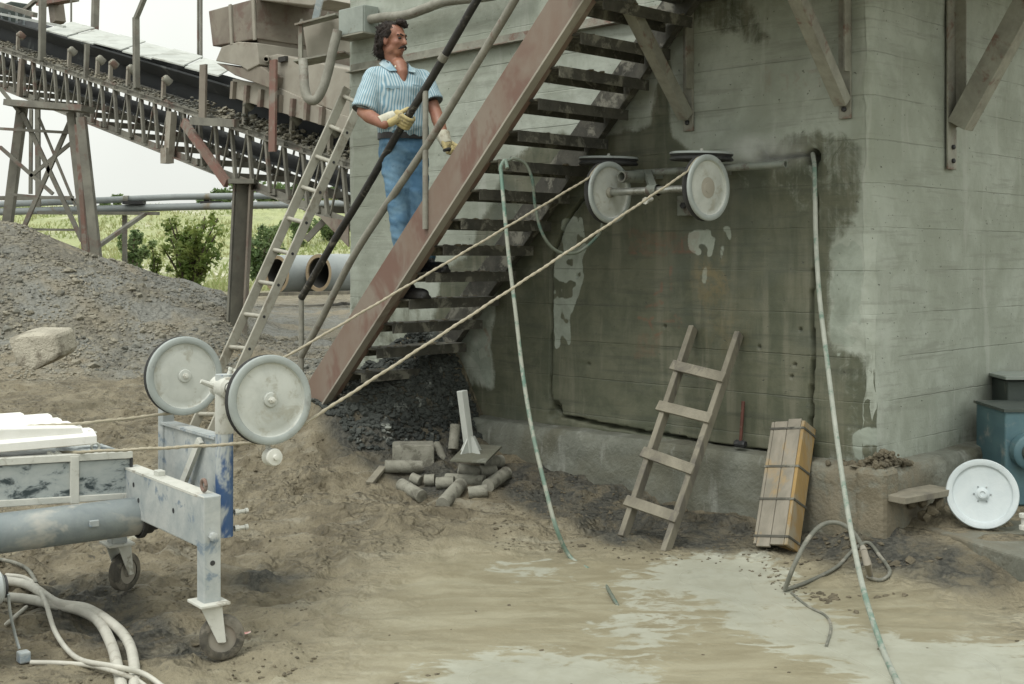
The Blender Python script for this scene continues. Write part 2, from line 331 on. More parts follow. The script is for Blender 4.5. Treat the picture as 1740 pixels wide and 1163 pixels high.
# ================================================================ GROUND
WV = 6.05                       # plane of the concrete wall's front face (v)
UL, UR = -7.90, -3.34           # its left and right corners (u)
def ground_base(x, y):
    x = np.asarray(x, float); y = np.asarray(y, float)
    u, v = (x - y) / S2, (x + y) / S2
    z = 0.32 * ss(5.8, 9.6, y)
    z = z + 0.33 * np.exp(-((u + 7.05) ** 2 / 0.40 + (v - 5.35) ** 2 / 0.45))          # bank at the foot of the stairs
    z = z + 0.62 * np.exp(-((u + 6.72) ** 2 / (2 * 0.25 ** 2) + (v - 5.95) ** 2 / (2 * 0.38 ** 2)))
    z = z + 0.05 * ss(5.35, 5.85, v) * ss(-5.4, -4.2, u) * (1 - ss(-3.3, -2.9, u))
    z = z + 0.14 * ss(1.45, 2.3, x) * ss(5.6, 6.5, y)
    crest = np.interp(x * 16.0 / np.maximum(y, 1), [-14, -9, -6.58, -5.28, -4.78, -3.68, -3.35, -2.9], [2.7, 2.5, 2.12, 1.56, 1.42, 1.08, 0.66, 0.5])
    foot = 13.0 + 0.35 * (vn(x * 0.8, y * 0, 5) - 0.5)
    z = z + (crest - 0.32) * ss(foot, 16.6, y) * (1 - ss(16.8, 20.5, y))
    z = z + 0.28 * ss(16.8, 20.5, y) + 4.6 * ss(40, 88, y) + 2.0 * ss(90, 300, y)
    return z
_pr = random.Random(12)
PRINTS = [(_pr.uniform(-2.6, 1.6), _pr.uniform(4.6, 9.0), _pr.uniform(0, 3.14), _pr.uniform(0.10, 0.16)) for _ in range(70)]     # boot prints in the mud
def ground_noise(x, y):
    near = (1 - ss(13, 16, y))
    n = (fbm(x * 1.3, y * 1.3, 3, 1) - 0.5) * 0.07 + (fbm(x * 6, y * 6, 4, 2) - 0.5) * 0.045
    r = fbm(x * 3.2, y * 9, 3, 3); n = n + 0.035 * ss(0.55, 0.72, r)
    heap = ss(12.8, 14, y) * (1 - ss(22, 30, y)) * (1 - ss(-3.6, -2.8, x * 16 / np.maximum(y, 1)) * 0.7)
    n = n + heap * ((fbm(x * 1.1, y * 1.1, 4, 8) - 0.5) * 0.28 + (fbm(x * 7, y * 7, 3, 9) - 0.5) * 0.10)
    n = n + ss(24, 45, y) * (fbm(x * 0.14, y * 0.14, 4, 11) - 0.5) * 1.5
    u, v = (x - y) / S2, (x + y) / S2; bank = np.exp(-((u + 7.0) ** 2 / 0.5 + (v - 5.3) ** 2 / 0.6)); n = n + bank * ((fbm(x * 5, y * 5, 4, 71) - 0.5) * 0.22 + (fbm(x * 14, y * 14, 3, 72) - 0.5) * 0.09)
    left = (1 - ss(-1.2, 0.2, x)) * near * (1 - 0.75 * np.exp(-((x + 1.85) ** 2 / 0.25 + (y - 5.0) ** 2 / 0.35))); n = n + left * ((fbm(x * 11, y * 11, 3, 73) - 0.5) * 0.050) + near * 0.022 * ss(0.52, 0.60, fbm(x * 4.5, y * 7, 4, 74)) * (0.4 + left)
    for fx, fy, fa, fl in PRINTS:
        dx, dy = x - fx, y - fy; a = (dx * math.cos(fa) + dy * math.sin(fa)) / fl; b = (-dx * math.sin(fa) + dy * math.cos(fa)) / 0.055; r2 = a * a + b * b
        n = n - 0.030 * np.exp(-r2 * r2) + 0.014 * np.exp(-((np.sqrt(r2) - 1.35) ** 2) / 0.06)
    return n
def to_px(x, y, z):
    yy = np.maximum(y, 0.5); return CX + F * x / yy, HY + (H - z) * F / yy
SL = [[(986, 1074), (1034, 1042), (1055, 1017), (1030, 985), (1083, 973), (1171, 985), (1180, 1000), (1110, 1010), (1105, 1040), (1140, 1070), (1175, 1100), (1190, 1120), (1150, 1124), (1085, 1092), (1020, 1096)],
      [(1165, 980), (1260, 985), (1340, 1010), (1420, 1055), (1480, 1080), (1600, 1085), (1760, 1070), (1760, 1180), (1520, 1180), (1430, 1125), (1330, 1092), (1255, 1050), (1215, 1012)],
      [(820, 950), (900, 953), (960, 948), (1000, 955), (960, 980), (880, 992), (830, 985)],
      [(660, 1180), (760, 1122), (900, 1108), (1000, 1122), (1100, 1140), (1210, 1180)],
      [(1100, 968), (1190, 930), (1290, 948), (1345, 985), (1250, 990), (1171, 985)],
      [(195, 925), (215, 905), (330, 902), (335, 915), (250, 928)], [(440, 905), (490, 903), (500, 916), (450, 920)], [(545, 921), (585, 918), (580, 930), (550, 931)]]
SMOOTH = [(470, 1200), (540, 1060), (640, 960), (760, 915), (960, 930), (1300, 935), (1480, 995), (1760, 1010), (1760, 1200)]
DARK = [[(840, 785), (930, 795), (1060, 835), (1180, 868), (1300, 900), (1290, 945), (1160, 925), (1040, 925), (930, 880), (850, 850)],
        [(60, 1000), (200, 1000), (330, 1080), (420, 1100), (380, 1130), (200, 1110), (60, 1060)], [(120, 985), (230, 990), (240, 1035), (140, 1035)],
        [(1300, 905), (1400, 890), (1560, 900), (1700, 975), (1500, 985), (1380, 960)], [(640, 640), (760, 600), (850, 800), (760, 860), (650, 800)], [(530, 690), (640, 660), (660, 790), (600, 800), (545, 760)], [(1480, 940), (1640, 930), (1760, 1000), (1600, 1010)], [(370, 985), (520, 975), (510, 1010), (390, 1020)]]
def masks(x, y, z):
    px, py = to_px(x, y, z); jx = px + (fbm(x * 4, y * 4, 3, 21) - 0.5) * 55; jy = py + (fbm(x * 4, y * 4, 3, 22) - 0.5) * 30
    ok = (y > 3.5) & (y < 13)
    sl = np.zeros(x.shape)
    for k, q in enumerate(SL): sl = np.maximum(sl, inpoly(jx, jy, q) * (1.0 if k < 5 else 0.75))
    sm = inpoly(jx, jy, SMOOTH) * 1.0; dk = np.zeros(x.shape)
    for q in DARK: dk = np.maximum(dk, inpoly(jx, jy, q) * 1.0)
    # the same wet ground goes on around and behind the camera
    out = (y <= 4.62); n = fbm(x * 0.9, y * 0.9, 3, 31)
    sl = np.where(out, (n > 0.58) * 1.0, sl * ok); sm = np.where(out, ss(-3, -1, x), sm * ok); dk = np.where(out, (n < 0.36) * 1.0, dk * ok)
    return sl, sm, dk
def axis(lo, hi, step, far, g=1.16):
    a = list(np.arange(lo, hi + 1e-6, step)); s = step; r = hi
    while r < far: s *= g; r += s; a.append(r)
    return a
xs = axis(0, 3.6, 0.028, 320, 1.14); xs = np.array([-q for q in xs[:0:-1]] + xs)
ys = axis(4.2, 9.8, 0.024, 420, 1.035); lo = [-q for q in axis(-4.2, -4.2, 0.05, 60, 1.25)[1:]]; ys = np.array(lo[::-1] + ys)
GX, GY = np.meshgrid(xs, ys)
B0 = ground_base(GX, GY)
sl, sm, dk = masks(GX, GY, B0)
sl, sm, dk = blur(sl, 7), blur(sm, 12), blur(dk, 4)
flat = np.clip(1 - 0.93 * sl - 0.80 * sm, 0.05, 1)
GZ = B0 + ground_noise(GX, GY) * flat - 0.012 * sl
grav = np.maximum(ss(12.7, 13.4, GY) * (1 - ss(-3.0, -2.2, GX * 16 / np.maximum(GY, 1)) * 0.0) * (1 - ss(24, 32, GY)), 0)
pxg, pyg = to_px(GX, GY, B0)
grass = ss(30, 42, GY)
def gz(x, y):
    """ground height at a point, read off the built sheet"""
    i = min(max(int(np.searchsorted(ys, y)) - 1, 0), len(ys) - 2); j = min(max(int(np.searchsorted(xs, x)) - 1, 0), len(xs) - 2)
    ty = (y - ys[i]) / (ys[i + 1] - ys[i]); tx = (x - xs[j]) / (xs[j + 1] - xs[j])
    return float((GZ[i, j] * (1 - tx) + GZ[i, j + 1] * tx) * (1 - ty) + (GZ[i + 1, j] * (1 - tx) + GZ[i + 1, j + 1] * tx) * ty)
def PG(px, py, dz=0.0):
    """the point of the ground seen at a photo pixel, lifted by dz"""
    z = 0.1
    for _ in range(40):
        q = PZ(px, py, min(z + dz, H - 0.05)) if py > HY + 3 else P(px, py, 60); z += 0.5 * (gz(q.x, q.y) - z)
    return PZ(px, py, z + dz)
ny, nx = GX.shape
idx = np.arange(ny * nx).reshape(ny, nx)
faces = np.stack([idx[:-1, :-1], idx[:-1, 1:], idx[1:, 1:], idx[1:, :-1]], -1).reshape(-1, 4)
def grid_mesh(name, V, faces, m, parent=None):
    me = bpy.data.meshes.new(name); V = np.asarray(V, np.float32); n = len(V)
    off = np.array(OFF[parent.name], np.float32) if parent is not None else np.zeros(3, np.float32)
    me.vertices.add(n); me.vertices.foreach_set('co', (V - off).ravel())
    me.loops.add(faces.size); me.loops.foreach_set('vertex_index', faces.astype(np.int32).ravel())
    me.polygons.add(len(faces)); me.polygons.foreach_set('loop_start', np.arange(0, faces.size, 4, dtype=np.int32))
    me.polygons.foreach_set('use_smooth', np.ones(len(faces), bool)); me.update(calc_edges=True); me.validate()
    me.materials.append(m); o = bpy.data.objects.new(name, me); col.objects.link(o)
    if parent is not None: o.parent = parent
    OFF[o.name] = tuple(off); return o
# --- ground material
n = NT('ground_mud'); O = n.tc.outputs['Object']
aS, aM, aD, aG, aR = [n.attr(k) for k in ('slurry', 'smooth', 'dark', 'gravel', 'grass')]
big = n.noise(1.1, 6, 0.6, 0.6); mid = n.noise(6, 8, 0.68, 0.4); fine = n.noise(42, 5, 0.65)
strk = n.noise(2.2, 6, 0.65, 0.8, stretch=(0.8, 2.6, 1))
c = n.mix(n.rng(mid, 0.34, 0.66), (0.112, 0.094, 0.060), (0.208, 0.180, 0.120))
c = n.mix(n.rng(big, 0.40, 0.62), c, n.mix(n.rng(mid, 0.3, 0.7), (0.164, 0.138, 0.088), (0.238, 0.210, 0.145)))
c = n.mix(n.rng(strk, 0.56, 0.68, 0, 0.55), c, (0.27, 0.255, 0.20))
c = n.mix(n.rng(fine, 0.56, 0.70, 0, 0.75), c, (0.080, 0.072, 0.050))
spk = n.noise(15, 4, 0.7, 0.5); c = n.mix(n.math('MULTIPLY', n.rng(spk, 0.60, 0.68, 0, 0.85), n.rng(big, 0.40, 0.55)), c, (0.060, 0.054, 0.040))
tan = n.mix(n.rng(strk, 0.35, 0.68), (0.240, 0.216, 0.143), (0.325, 0.303, 0.215))
c = n.mix(n.math('MULTIPLY', aM, 0.85), c, tan)
aSn = n.math('ADD', aS, n.math('ADD', n.math('MULTIPLY', n.math('SUBTRACT', n.noise(5.5, 4, 0.6, 1.2, stretch=(0.8, 1.5, 1)), 0.5), 1.5), n.math('MULTIPLY', n.math('SUBTRACT', n.noise(26, 4, 0.7, 0.4), 0.5), 0.5))); aSn = n.math('MULTIPLY', aSn, n.rng(aS, 0.05, 0.25))
c = n.mix(n.rng(aSn, 0.33, 0.56), c, n.mix(n.rng(mid, 0.3, 0.7), (0.385, 0.39, 0.325), (0.335, 0.335, 0.27)))
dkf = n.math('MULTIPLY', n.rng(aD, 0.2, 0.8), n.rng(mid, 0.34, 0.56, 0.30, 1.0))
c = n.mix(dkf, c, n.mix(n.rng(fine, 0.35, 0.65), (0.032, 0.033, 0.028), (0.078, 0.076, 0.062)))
vor = n.n('ShaderNodeTexVoronoi'); vor.inputs['Scale'].default_value = 13; n.l(O, vor.inputs['Vector'])
gv = n.mix(n.rng(mid, 0.35, 0.65), (0.27, 0.25, 0.19), (0.18, 0.165, 0.125))
gv = n.mix(n.rng(vor.outputs['Distance'], 0.1, 0.6, 0.0, 0.5), gv, (0.08, 0.08, 0.072))
gv = n.mix(n.rng(big, 0.42, 0.60), gv, n.mix(n.rng(fine, 0.35, 0.65), (0.155, 0.157, 0.14), (0.225, 0.225, 0.20)))
gv = n.mix(n.rng(n.noise(0.55, 6, 0.6, 0.5), 0.50, 0.62, 0, 0.8), gv, (0.235, 0.20, 0.135))
c = n.mix(aG, c, gv)
fg = n.noise(0.10, 7, 0.7, 0.4); gr = n.mix(n.rng(fg, 0.36, 0.56), (0.55, 0.53, 0.43), (0.33, 0.36, 0.17))  # bank colours lightened to stand for distant haze
gr = n.mix(n.rng(n.noise(0.9, 6, 0.7), 0.45, 0.62), gr, (0.28, 0.315, 0.15))
c = n.mix(aR, c, gr)
ro = n.math('MULTIPLY', n.rng(aS, 0.3, 0.8, 0.86, 0.42), n.rng(aM, 0.2, 1.0, 0.92, 0.58))
v2 = n.n('ShaderNodeTexVoronoi'); v2.inputs['Scale'].default_value = 21; v2.inputs['Randomness'].default_value = 1.0
warp = n.n('ShaderNodeMix'); warp.data_type = 'VECTOR'; warp.inputs['Factor'].default_value = 0.16; nzc = n.n('ShaderNodeTexNoise'); nzc.inputs['Scale'].default_value = 7; nzc.inputs['Detail'].default_value = 3; n.l(O, nzc.inputs['Vector']); n.l(O, warp.inputs[4]); n.l(nzc.outputs['Color'], warp.inputs[5]); n.l(warp.outputs[1], v2.inputs['Vector'])
lump = n.math('MULTIPLY', n.rng(v2.outputs['Distance'], 0.05, 0.75, 1.0, 0.0), n.rng(n.noise(2.6, 4, 0.6), 0.42, 0.58))
hb = n.math('ADD', n.math('ADD', n.math('MULTIPLY', mid, 0.5), n.math('MULTIPLY', fine, 0.3)), n.math('MULTIPLY', lump, 0.45))
bs = n.math('MULTIPLY', n.rng(aS, 0.2, 0.7, 1.0, 0.06), n.rng(aM, 0.2, 0.95, 1.0, 0.12))
b1 = n.n('ShaderNodeBump'); b1.inputs['Distance'].default_value = 0.06; n.l(bs, b1.inputs['Strength']); n.l(hb, b1.inputs['Height'])
b2 = n.bump(n.math('MULTIPLY', vor.outputs['Distance'], aG), 0.7, 0.05, b1.outputs[0])
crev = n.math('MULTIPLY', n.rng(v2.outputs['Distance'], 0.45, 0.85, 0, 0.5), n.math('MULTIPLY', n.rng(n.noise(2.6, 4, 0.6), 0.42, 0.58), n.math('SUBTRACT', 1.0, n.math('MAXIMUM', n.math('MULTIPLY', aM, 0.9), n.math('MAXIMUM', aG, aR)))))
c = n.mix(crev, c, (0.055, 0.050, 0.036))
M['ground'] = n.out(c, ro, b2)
ground = grid_mesh('ground', np.stack([GX, GY, GZ], -1).reshape(-1, 3), faces, M['ground'])
for k, a in (('slurry', sl), ('smooth', sm), ('dark', dk), ('gravel', grav), ('grass', grass)): attr(ground, k, a)
tag(ground, 'muddy work yard ground with pale slurry puddles and a gravel heap behind', None, None, 'structure')

# ================================================================ CONCRETE BLOCK WALL
wall = thing('concrete_wall', 'thick weathered concrete wall with wet stains and a sawn block outline', 'wall', UV(-5.6, 7.0, 0))
# --- concrete material
n = NT('cast_concrete'); aW, aL, aP, aY = [n.attr(k) for k in ('wet', 'lime', 'paint', 'ochre')]
geo = n.n('ShaderNodeNewGeometry'); sep = n.n('ShaderNodeSeparateXYZ'); n.l(geo.outputs['Position'], sep.inputs[0]); zc = sep.outputs['Z']; G = geo.outputs['Position']
big = n.noise(0.9, 6, 0.6, 0.6, vec=G); mid = n.noise(5, 8, 0.68, 0.3, vec=G); fine = n.noise(55, 4, 0.6, vec=G)
vert = n.noise(2.6, 6, 0.65, 0.5, vec=G, stretch=(2.6, 2.6, 0.35)); hor = n.noise(3.0, 6, 0.7, 0.2, vec=G, stretch=(0.5, 0.5, 7))
c = n.mix(n.rng(mid, 0.32, 0.68), (0.395, 0.428, 0.378), (0.30, 0.327, 0.28))
c = n.mix(n.rng(big, 0.40, 0.64, 0, 0.75), c, (0.245, 0.268, 0.218))
c = n.mix(n.rng(hor, 0.52, 0.66, 0, 0.45), c, (0.215, 0.226, 0.192))
c = n.mix(n.rng(vert, 0.54, 0.70, 0, 0.5), c, (0.40, 0.415, 0.375))
wob = n.math('ADD', zc, n.math('MULTIPLY', n.math('SUBTRACT', mid, 0.5), 0.014))
fr = n.math('FRACT', n.math('DIVIDE', wob, 0.236)); line = n.rng(n.math('ABSOLUTE', n.math('SUBTRACT', fr, 0.5)), 0.0, 0.020, 1.0, 0.0)
lbrk = n.math('MULTIPLY', line, n.rng(n.noise(1.7, 3, vec=G), 0.38, 0.56, 0.05, 0.85))
pit = n.rng(n.noise(38, 2, 0.4, vec=G, stretch=(1, 1, 1.4)), 0.72, 0.77)
wn = n.math('ADD', aW, n.math('MULTIPLY', n.math('SUBTRACT', n.noise(8, 7, 0.75, 0.8, vec=G), 0.5), 0.85))
wn = n.math('ADD', wn, n.math('MULTIPLY', n.math('SUBTRACT', n.noise(4, 5, 0.6, 0.3, vec=G, stretch=(4.5, 4.5, 0.30)), 0.5), 0.50))
wet = n.rng(wn, 0.30, 0.70)  # also darkens the landing shadow painted into this mask
wc = n.mix(n.rng(mid, 0.33, 0.67), (0.074, 0.083, 0.054), (0.118, 0.122, 0.082))
wc = n.mix(n.rng(vert, 0.47, 0.68), wc, (0.150, 0.150, 0.108)); wc = n.mix(n.rng(hor, 0.50, 0.68, 0, 0.45), wc, (0.050, 0.057, 0.043))
wc = n.mix(n.rng(big, 0.50, 0.66, 0, 0.7), wc, (0.080, 0.094, 0.074))
c = n.mix(wet, c, wc)
lm = n.rng(n.math('ADD', aL, n.math('MULTIPLY', n.math('SUBTRACT', n.noise(11, 6, 0.75, 0.5, vec=G), 0.5), 1.0)), 0.38, 0.66)
c = n.mix(lm, c, n.mix(n.rng(mid, 0.3, 0.7), (0.355, 0.395, 0.345), (0.235, 0.265, 0.222)))
c = n.mix(n.math('MULTIPLY', aP, n.rng(n.noise(16, 5, 0.7, vec=G), 0.38, 0.60, 0.0, 0.5)), c, (0.22, 0.08, 0.05))
c = n.mix(n.math('MULTIPLY', aY, n.rng(n.noise(12, 5, 0.7, vec=G), 0.40, 0.62, 0.0, 0.40)), c, (0.24, 0.175, 0.075))
c = n.mix(n.math('MULTIPLY', lbrk, 0.38), c, (0.085, 0.09, 0.075)); c = n.mix(n.math('MULTIPLY', pit, 0.75), c, (0.07, 0.072, 0.06))
h = n.math('SUBTRACT', n.math('ADD', n.math('MULTIPLY', mid, 0.5), n.math('MULTIPLY', fine, 0.25)), n.math('ADD', n.math('MULTIPLY', lbrk, 0.5), pit))
M['concrete'] = n.out(c, n.rng(wet, 0, 1, 0.9, 0.62), n.bump(h, 0.55, 0.012))
# --- front face: a fine relief grid with saw cuts, drill holes, board courses
us = np.arange(UL, UR + 0.004, 0.0085); us[-1] = UR
zs = np.concatenate([np.arange(-0.2, 0.40, 0.06), np.arange(0.40, 3.40, 0.0095), np.arange(3.42, 4.6, 0.07)])
WU, WZ = np.meshgrid(us, zs)
X = (WU + WV) / S2; Yy = (WV - WU) / S2
px, py = CX + F * X / Yy, HY + (H - WZ) * F / Yy
jx = px + (fbm(WU * 5, WZ * 5, 3, 41) - 0.5) * 26; jy = py + (fbm(WU * 5, WZ * 5, 3, 42) - 0.5) * 22
WET_SHADE = [([(968, 262), (1005, 236), (1058, 228), (1108, 214), (1112, 150), (1118, 100), (1136, 104), (1136, 170), (1144, 232), (1165, 256), (1250, 290), (1252, 420), (1262, 560), (1270, 800), (800, 720), (786, 655), (833, 665), (838, 520), (866, 450), (905, 375), (948, 318)], 1.0),
       ([(1240, 272), (1290, 256), (1335, 228), (1372, 219), (1425, 222), (1470, 246), (1466, 352), (1448, 395), (1412, 420), (1404, 480), (1412, 582), (1452, 592), (1474, 600), (1484, 700), (1490, 800), (1250, 800)], 0.66),
       ([(1240, 330), (1330, 345), (1395, 395), (1404, 480), (1412, 600), (1440, 700), (1400, 800), (1240, 800)], 0.95),
       ([(1272, 256), (1290, 205), (1300, 256)], 0.55),
       ([(745, 470), (800, 430), (850, 300), (905, 240), (960, 225), (985, 262), (880, 420), (800, 560), (735, 600)], 0.8),
       ([(1160, -60), (1210, -60), (1300, 20), (1310, 90), (1230, 60), (1165, 40)], 0.6),  # not wet: the landing's shadow painted into the mask at the wall top
       ([(590, 500), (700, 460), (760, 560), (830, 660), (800, 720), (590, 720)], 0.45)]
wet_shade_m = np.zeros(px.shape)
for q, a in WET_SHADE: wet_shade_m = np.maximum(wet_shade_m, inpoly(jx, jy, q) * a)
LIME = [[(955, 372), (990, 366), (996, 420), (985, 440), (958, 436)], [(944, 432), (985, 430), (990, 470), (975, 520), (968, 585), (942, 592), (938, 500)],
        [(1168, 392), (1238, 385), (1240, 412), (1226, 424), (1214, 416), (1206, 440), (1190, 438), (1170, 425)], [(1406, 430), (1440, 400), (1462, 420), (1462, 575), (1440, 590), (1412, 580)],
        [(1448, 735), (1475, 722), (1492, 760), (1470, 790), (1452, 775)], [(776, 560), (832, 505), (834, 640), (826, 660), (816, 625), (790, 600)],
        [(1190, 395), (1198, 395), (1198, 480), (1191, 480)], [(1222, 425), (1230, 425), (1229, 444), (1223, 444)], [(1410, 600), (1440, 596), (1436, 612)]]
lime = np.zeros(px.shape)
for q in LIME: lime = np.maximum(lime, inpoly(px + (jx - px) * 0.45, py + (jy - py) * 0.45, q) * 1.0)
lime[(fbm(WU * 14, WZ * 14, 3, 77) > 0.62)] = 0
lime = np.maximum(lime, 0.40 * np.exp(-((px - 1250) / 80.0) ** 2 - ((py - 215) / 45.0) ** 2))
STROKES = [[(1068, 430), (1180, 428)], [(1158, 408), (1160, 428)], [(1124, 480), (1124, 495), (1112, 500)], [(1098, 522), (1122, 513), (1112, 520), (1126, 515)], [(1140, 455), (1140, 505)],
           [(1085, 540), (1102, 545), (1110, 560)], [(1110, 540), (1102, 545)], [(1122, 546), (1160, 546)], [(1148, 536), (1160, 546), (1154, 556)], [(1124, 566), (1114, 570)], [(1080, 410), (1130, 418)],
           [(1302, 114), (1302, 156)], [(1308, 114), (1308, 156)], [(1327, 128), (1338, 128), (1338, 152), (1328, 152)], [(1349, 122), (1358, 132), (1349, 142), (1359, 152)], [(1366, 124), (1390, 120), (1394, 148), (1370, 151), (1366, 124)],
           [(824, 560), (832, 575), (826, 590), (830, 605)]]
paint = np.zeros(px.shape)
for q in STROKES: paint = np.maximum(paint, (1 - ss(1.0, 3.2, pdist(px, py, q))) * (0.33 if q[0][1] < 200 else 0.85))
paint = np.maximum(paint, 0.35 * inpoly(jx, jy, [(1065, 390), (1190, 392), (1185, 425), (1068, 428)])); paint = np.maximum(paint, 0.30 * inpoly(jx, jy, [(1085, 565), (1130, 560), (1120, 605), (1080, 605)]))
ochre = inpoly(jx, jy, [(1175, 448), (1240, 440), (1240, 500), (1200, 520), (1190, 535), (1180, 500)]) * 1.0
ochre = np.maximum(ochre, 0.5 * inpoly(jx, jy, [(1195, 540), (1262, 520), (1262, 600), (1210, 600)]))
wet_shade_m, ochre = blur(wet_shade_m, 4), blur(ochre, 5); lime = blur(lime, 1)
# relief
course = np.floor(WZ / 0.236 + 0.5); dep = (_h(course, course * 0 + 3, 5) - 0.5) * 0.006 + (fbm(WU * 1.6, WZ * 9, 3, 44) - 0.5) * 0.010 + (fbm(WU * 14, WZ * 14, 3, 45) - 0.5) * 0.004
edge = np.minimum(WU - UL, UR - WU); dep = dep + 0.05 * np.exp(-edge / 0.018) * (0.35 + 1.3 * fbm(WU * 0 + 3, WZ * 5, 4, 46)) * ss(0.9, 0.2, edge * 12)
def line_uz(pts): return [(uv_of(PV(a, b, WV))[0], PV(a, b, WV).z) for a, b in pts]
CUT_L = line_uz([(1000, 330), (985, 345), (960, 380), (938, 440), (937, 560), (935, 660), (937, 690), (952, 708), (1000, 716)])
CUT_B = line_uz([(952, 708), (1090, 734), (1200, 752), (1310, 772), (1378, 783)]); CUT_R = line_uz([(1384, 275), (1386, 400), (1379, 520), (1381, 600), (1377, 720), (1378, 783)])
CUT_T = line_uz([(1292, 270), (1340, 266), (1380, 263)]); CUT_T2 = line_uz([(1292, 270), (1200, 272), (1100, 278), (1000, 330)])
wv = (fbm(WU * 8, WZ * 8, 3, 50) - 0.5) * 0.018
d_all = np.minimum.reduce([pdist(WU + wv, WZ + wv, q) for q in (CUT_L, CUT_B, CUT_R, CUT_T)])
dep = dep + 0.09 * (1 - ss(0.007, 0.014, d_all))
hp = [(PV(1380, 267, WV), 0.043), (PV(1293, 270, WV), 0.034)]
for p, r in hp:
    hu = uv_of(p)[0]; rr = np.hypot(WU - hu, WZ - p.z); dep = dep + 0.16 * (1 - ss(r * 0.86, r * 1.08, rr)) + 0.012 * (1 - ss(r, r * 1.9, rr))
chip = line_uz([(943, 700)])[0]; dep = dep + 0.05 * (1 - ss(0.03, 0.075, np.hypot(WU - chip[0], WZ - chip[1]) * (0.7 + 0.6 * fbm(WU * 20, WZ * 20, 2, 51))))
for a, b in ((1380, 460), (1345, 640), (1350, 620), (1360, 560), (1130, 555), (980, 470), (1290, 590), (1000, 620)):
    q = line_uz([(a, b)])[0]; dep = dep + 0.03 * (1 - ss(0.005, 0.013, np.hypot(WU - q[0], WZ - q[1])))
VV = WV + dep
V3 = np.stack([(WU + VV) / S2, (VV - WU) / S2, WZ], -1).reshape(-1, 3)
nz_, nu_ = WU.shape; ii = np.arange(nz_ * nu_).reshape(nz_, nu_)
fc = np.stack([ii[:-1, :-1], ii[:-1, 1:], ii[1:, 1:], ii[1:, :-1]], -1).reshape(-1, 4)
cu = (WU[:-1, :-1] + WU[1:, 1:]).ravel() / 2; cz = (WZ[:-1, :-1] + WZ[1:, 1:]).ravel() / 2
inside = inpoly(cu, cz, CUT_L + CUT_B[1:] + CUT_R[::-1][1:] + CUT_T[::-1][1:] + CUT_T2[1:])
def sub_grid(name, sel):
    f = fc[sel]; used = np.unique(f); rm = np.zeros(len(V3), int); rm[used] = np.arange(len(used))
    o = grid_mesh(name, V3[used], rm[f], M['concrete'], wall)
    for k, a in (('wet', wet_shade_m), ('lime', lime), ('paint', paint), ('ochre', ochre)): attr(o, k, a.ravel()[used])
    return o
sub_grid('front_face', ~inside)
tag(sub_grid('sawn_block', inside), 'rectangular block outlined by thin black saw cuts')
# --- right-hand face and body
vs_ = np.arange(WV + 0.0, 10.5, 0.03); zs2 = np.arange(-0.2, 4.6, 0.03)
SV, SZ = np.meshgrid(vs_, zs2); sd = (fbm(SV * 1.6, SZ * 8, 3, 60) - 0.5) * 0.012 + (fbm(SV * 12, SZ * 12, 3, 61) - 0.5) * 0.006
ev = SV - WV; sd = sd - 0.05 * np.exp(-ev / 0.02) * (0.2 + 1.2 * fbm(SV * 0 + 3, SZ * 5, 4, 46))
SUU = UR + sd
V4 = np.stack([(SUU + SV) / S2, (SV - SUU) / S2, SZ], -1).reshape(-1, 3); a_, b_ = SV.shape; ii = np.arange(a_ * b_).reshape(a_, b_)
side = grid_mesh('side_face', V4, np.stack([ii[:-1, :-1], ii[:-1, 1:], ii[1:, 1:], ii[1:, :-1]], -1).reshape(-1, 4), M['concrete'], wall)
sw = np.maximum(0.55 * (1 - ss(0.0, 0.10, ev + (fbm(SV * 6, SZ * 6, 3, 63) - 0.5) * 0.12)) * (1 - ss(1.0, 1.3, SZ)), 0.35 * (1 - ss(0.55, 0.8, SZ + (fbm(SV * 3, SZ * 3, 3, 64) - .5) * .3)))
attr(side, 'wet', sw); attr(side, 'lime', 0.18 * (1 - ss(0, 0.8, ev)) * ss(0.6, 1.2, SZ)); attr(side, 'paint', SV * 0); attr(side, 'ochre', SV * 0)
MB().box(UV((UL + UR) / 2 - 0.1, 8.35, 2.2), DU * ((UR - UL) / 2 - 0.1), DV * 2.1, DZ * 2.38).build('core', M['concrete'], wall)
MB().box(UV(UL + 0.09, 8.3, 2.2), DU * 0.085, DV * 2.2, DZ * 2.39).build('end_face', M['concrete'], wall)
# --- footing ledge along the wall foot
PT = 0.50
n = NT('ledge_concrete'); G = n.n('ShaderNodeNewGeometry').outputs['Position']
md = n.noise(6, 8, 0.7, 0.5, vec=G); bg_ = n.noise(1.5, 5, 0.6, 0.5, vec=G); vt = n.noise(3, 6, 0.65, 0.4, vec=G, stretch=(2.5, 2.5, 0.4))
c = n.mix(n.rng(md, 0.33, 0.67), (0.19, 0.20, 0.17), (0.125, 0.132, 0.108)); c = n.mix(n.rng(bg_, 0.44, 0.62), c, (0.115, 0.115, 0.086)); c = n.mix(n.rng(vt, 0.55, 0.68, 0, 0.6), c, (0.29, 0.30, 0.27))
sp_ = n.n('ShaderNodeVectorMath'); sp_.operation = 'DISTANCE'; n.l(G, sp_.inputs[0]); sp_.inputs[1].default_value = tuple(UV(UR + 0.15, WV - 0.1, 0.3))
c = n.mix(n.math('MULTIPLY', n.rng(sp_.outputs['Value'], 0.15, 0.85, 1.0, 0.0), n.rng(md, 0.34, 0.56, 0.15, 0.95)), c, n.mix(n.rng(bg_, 0.35, 0.6), (0.145, 0.125, 0.085), (0.20, 0.175, 0.125)))
M['ledge'] = n.out(c, 0.85, n.bump(n.math('ADD', md, n.noise(40, 3, vec=G)), 0.6, 0.015))
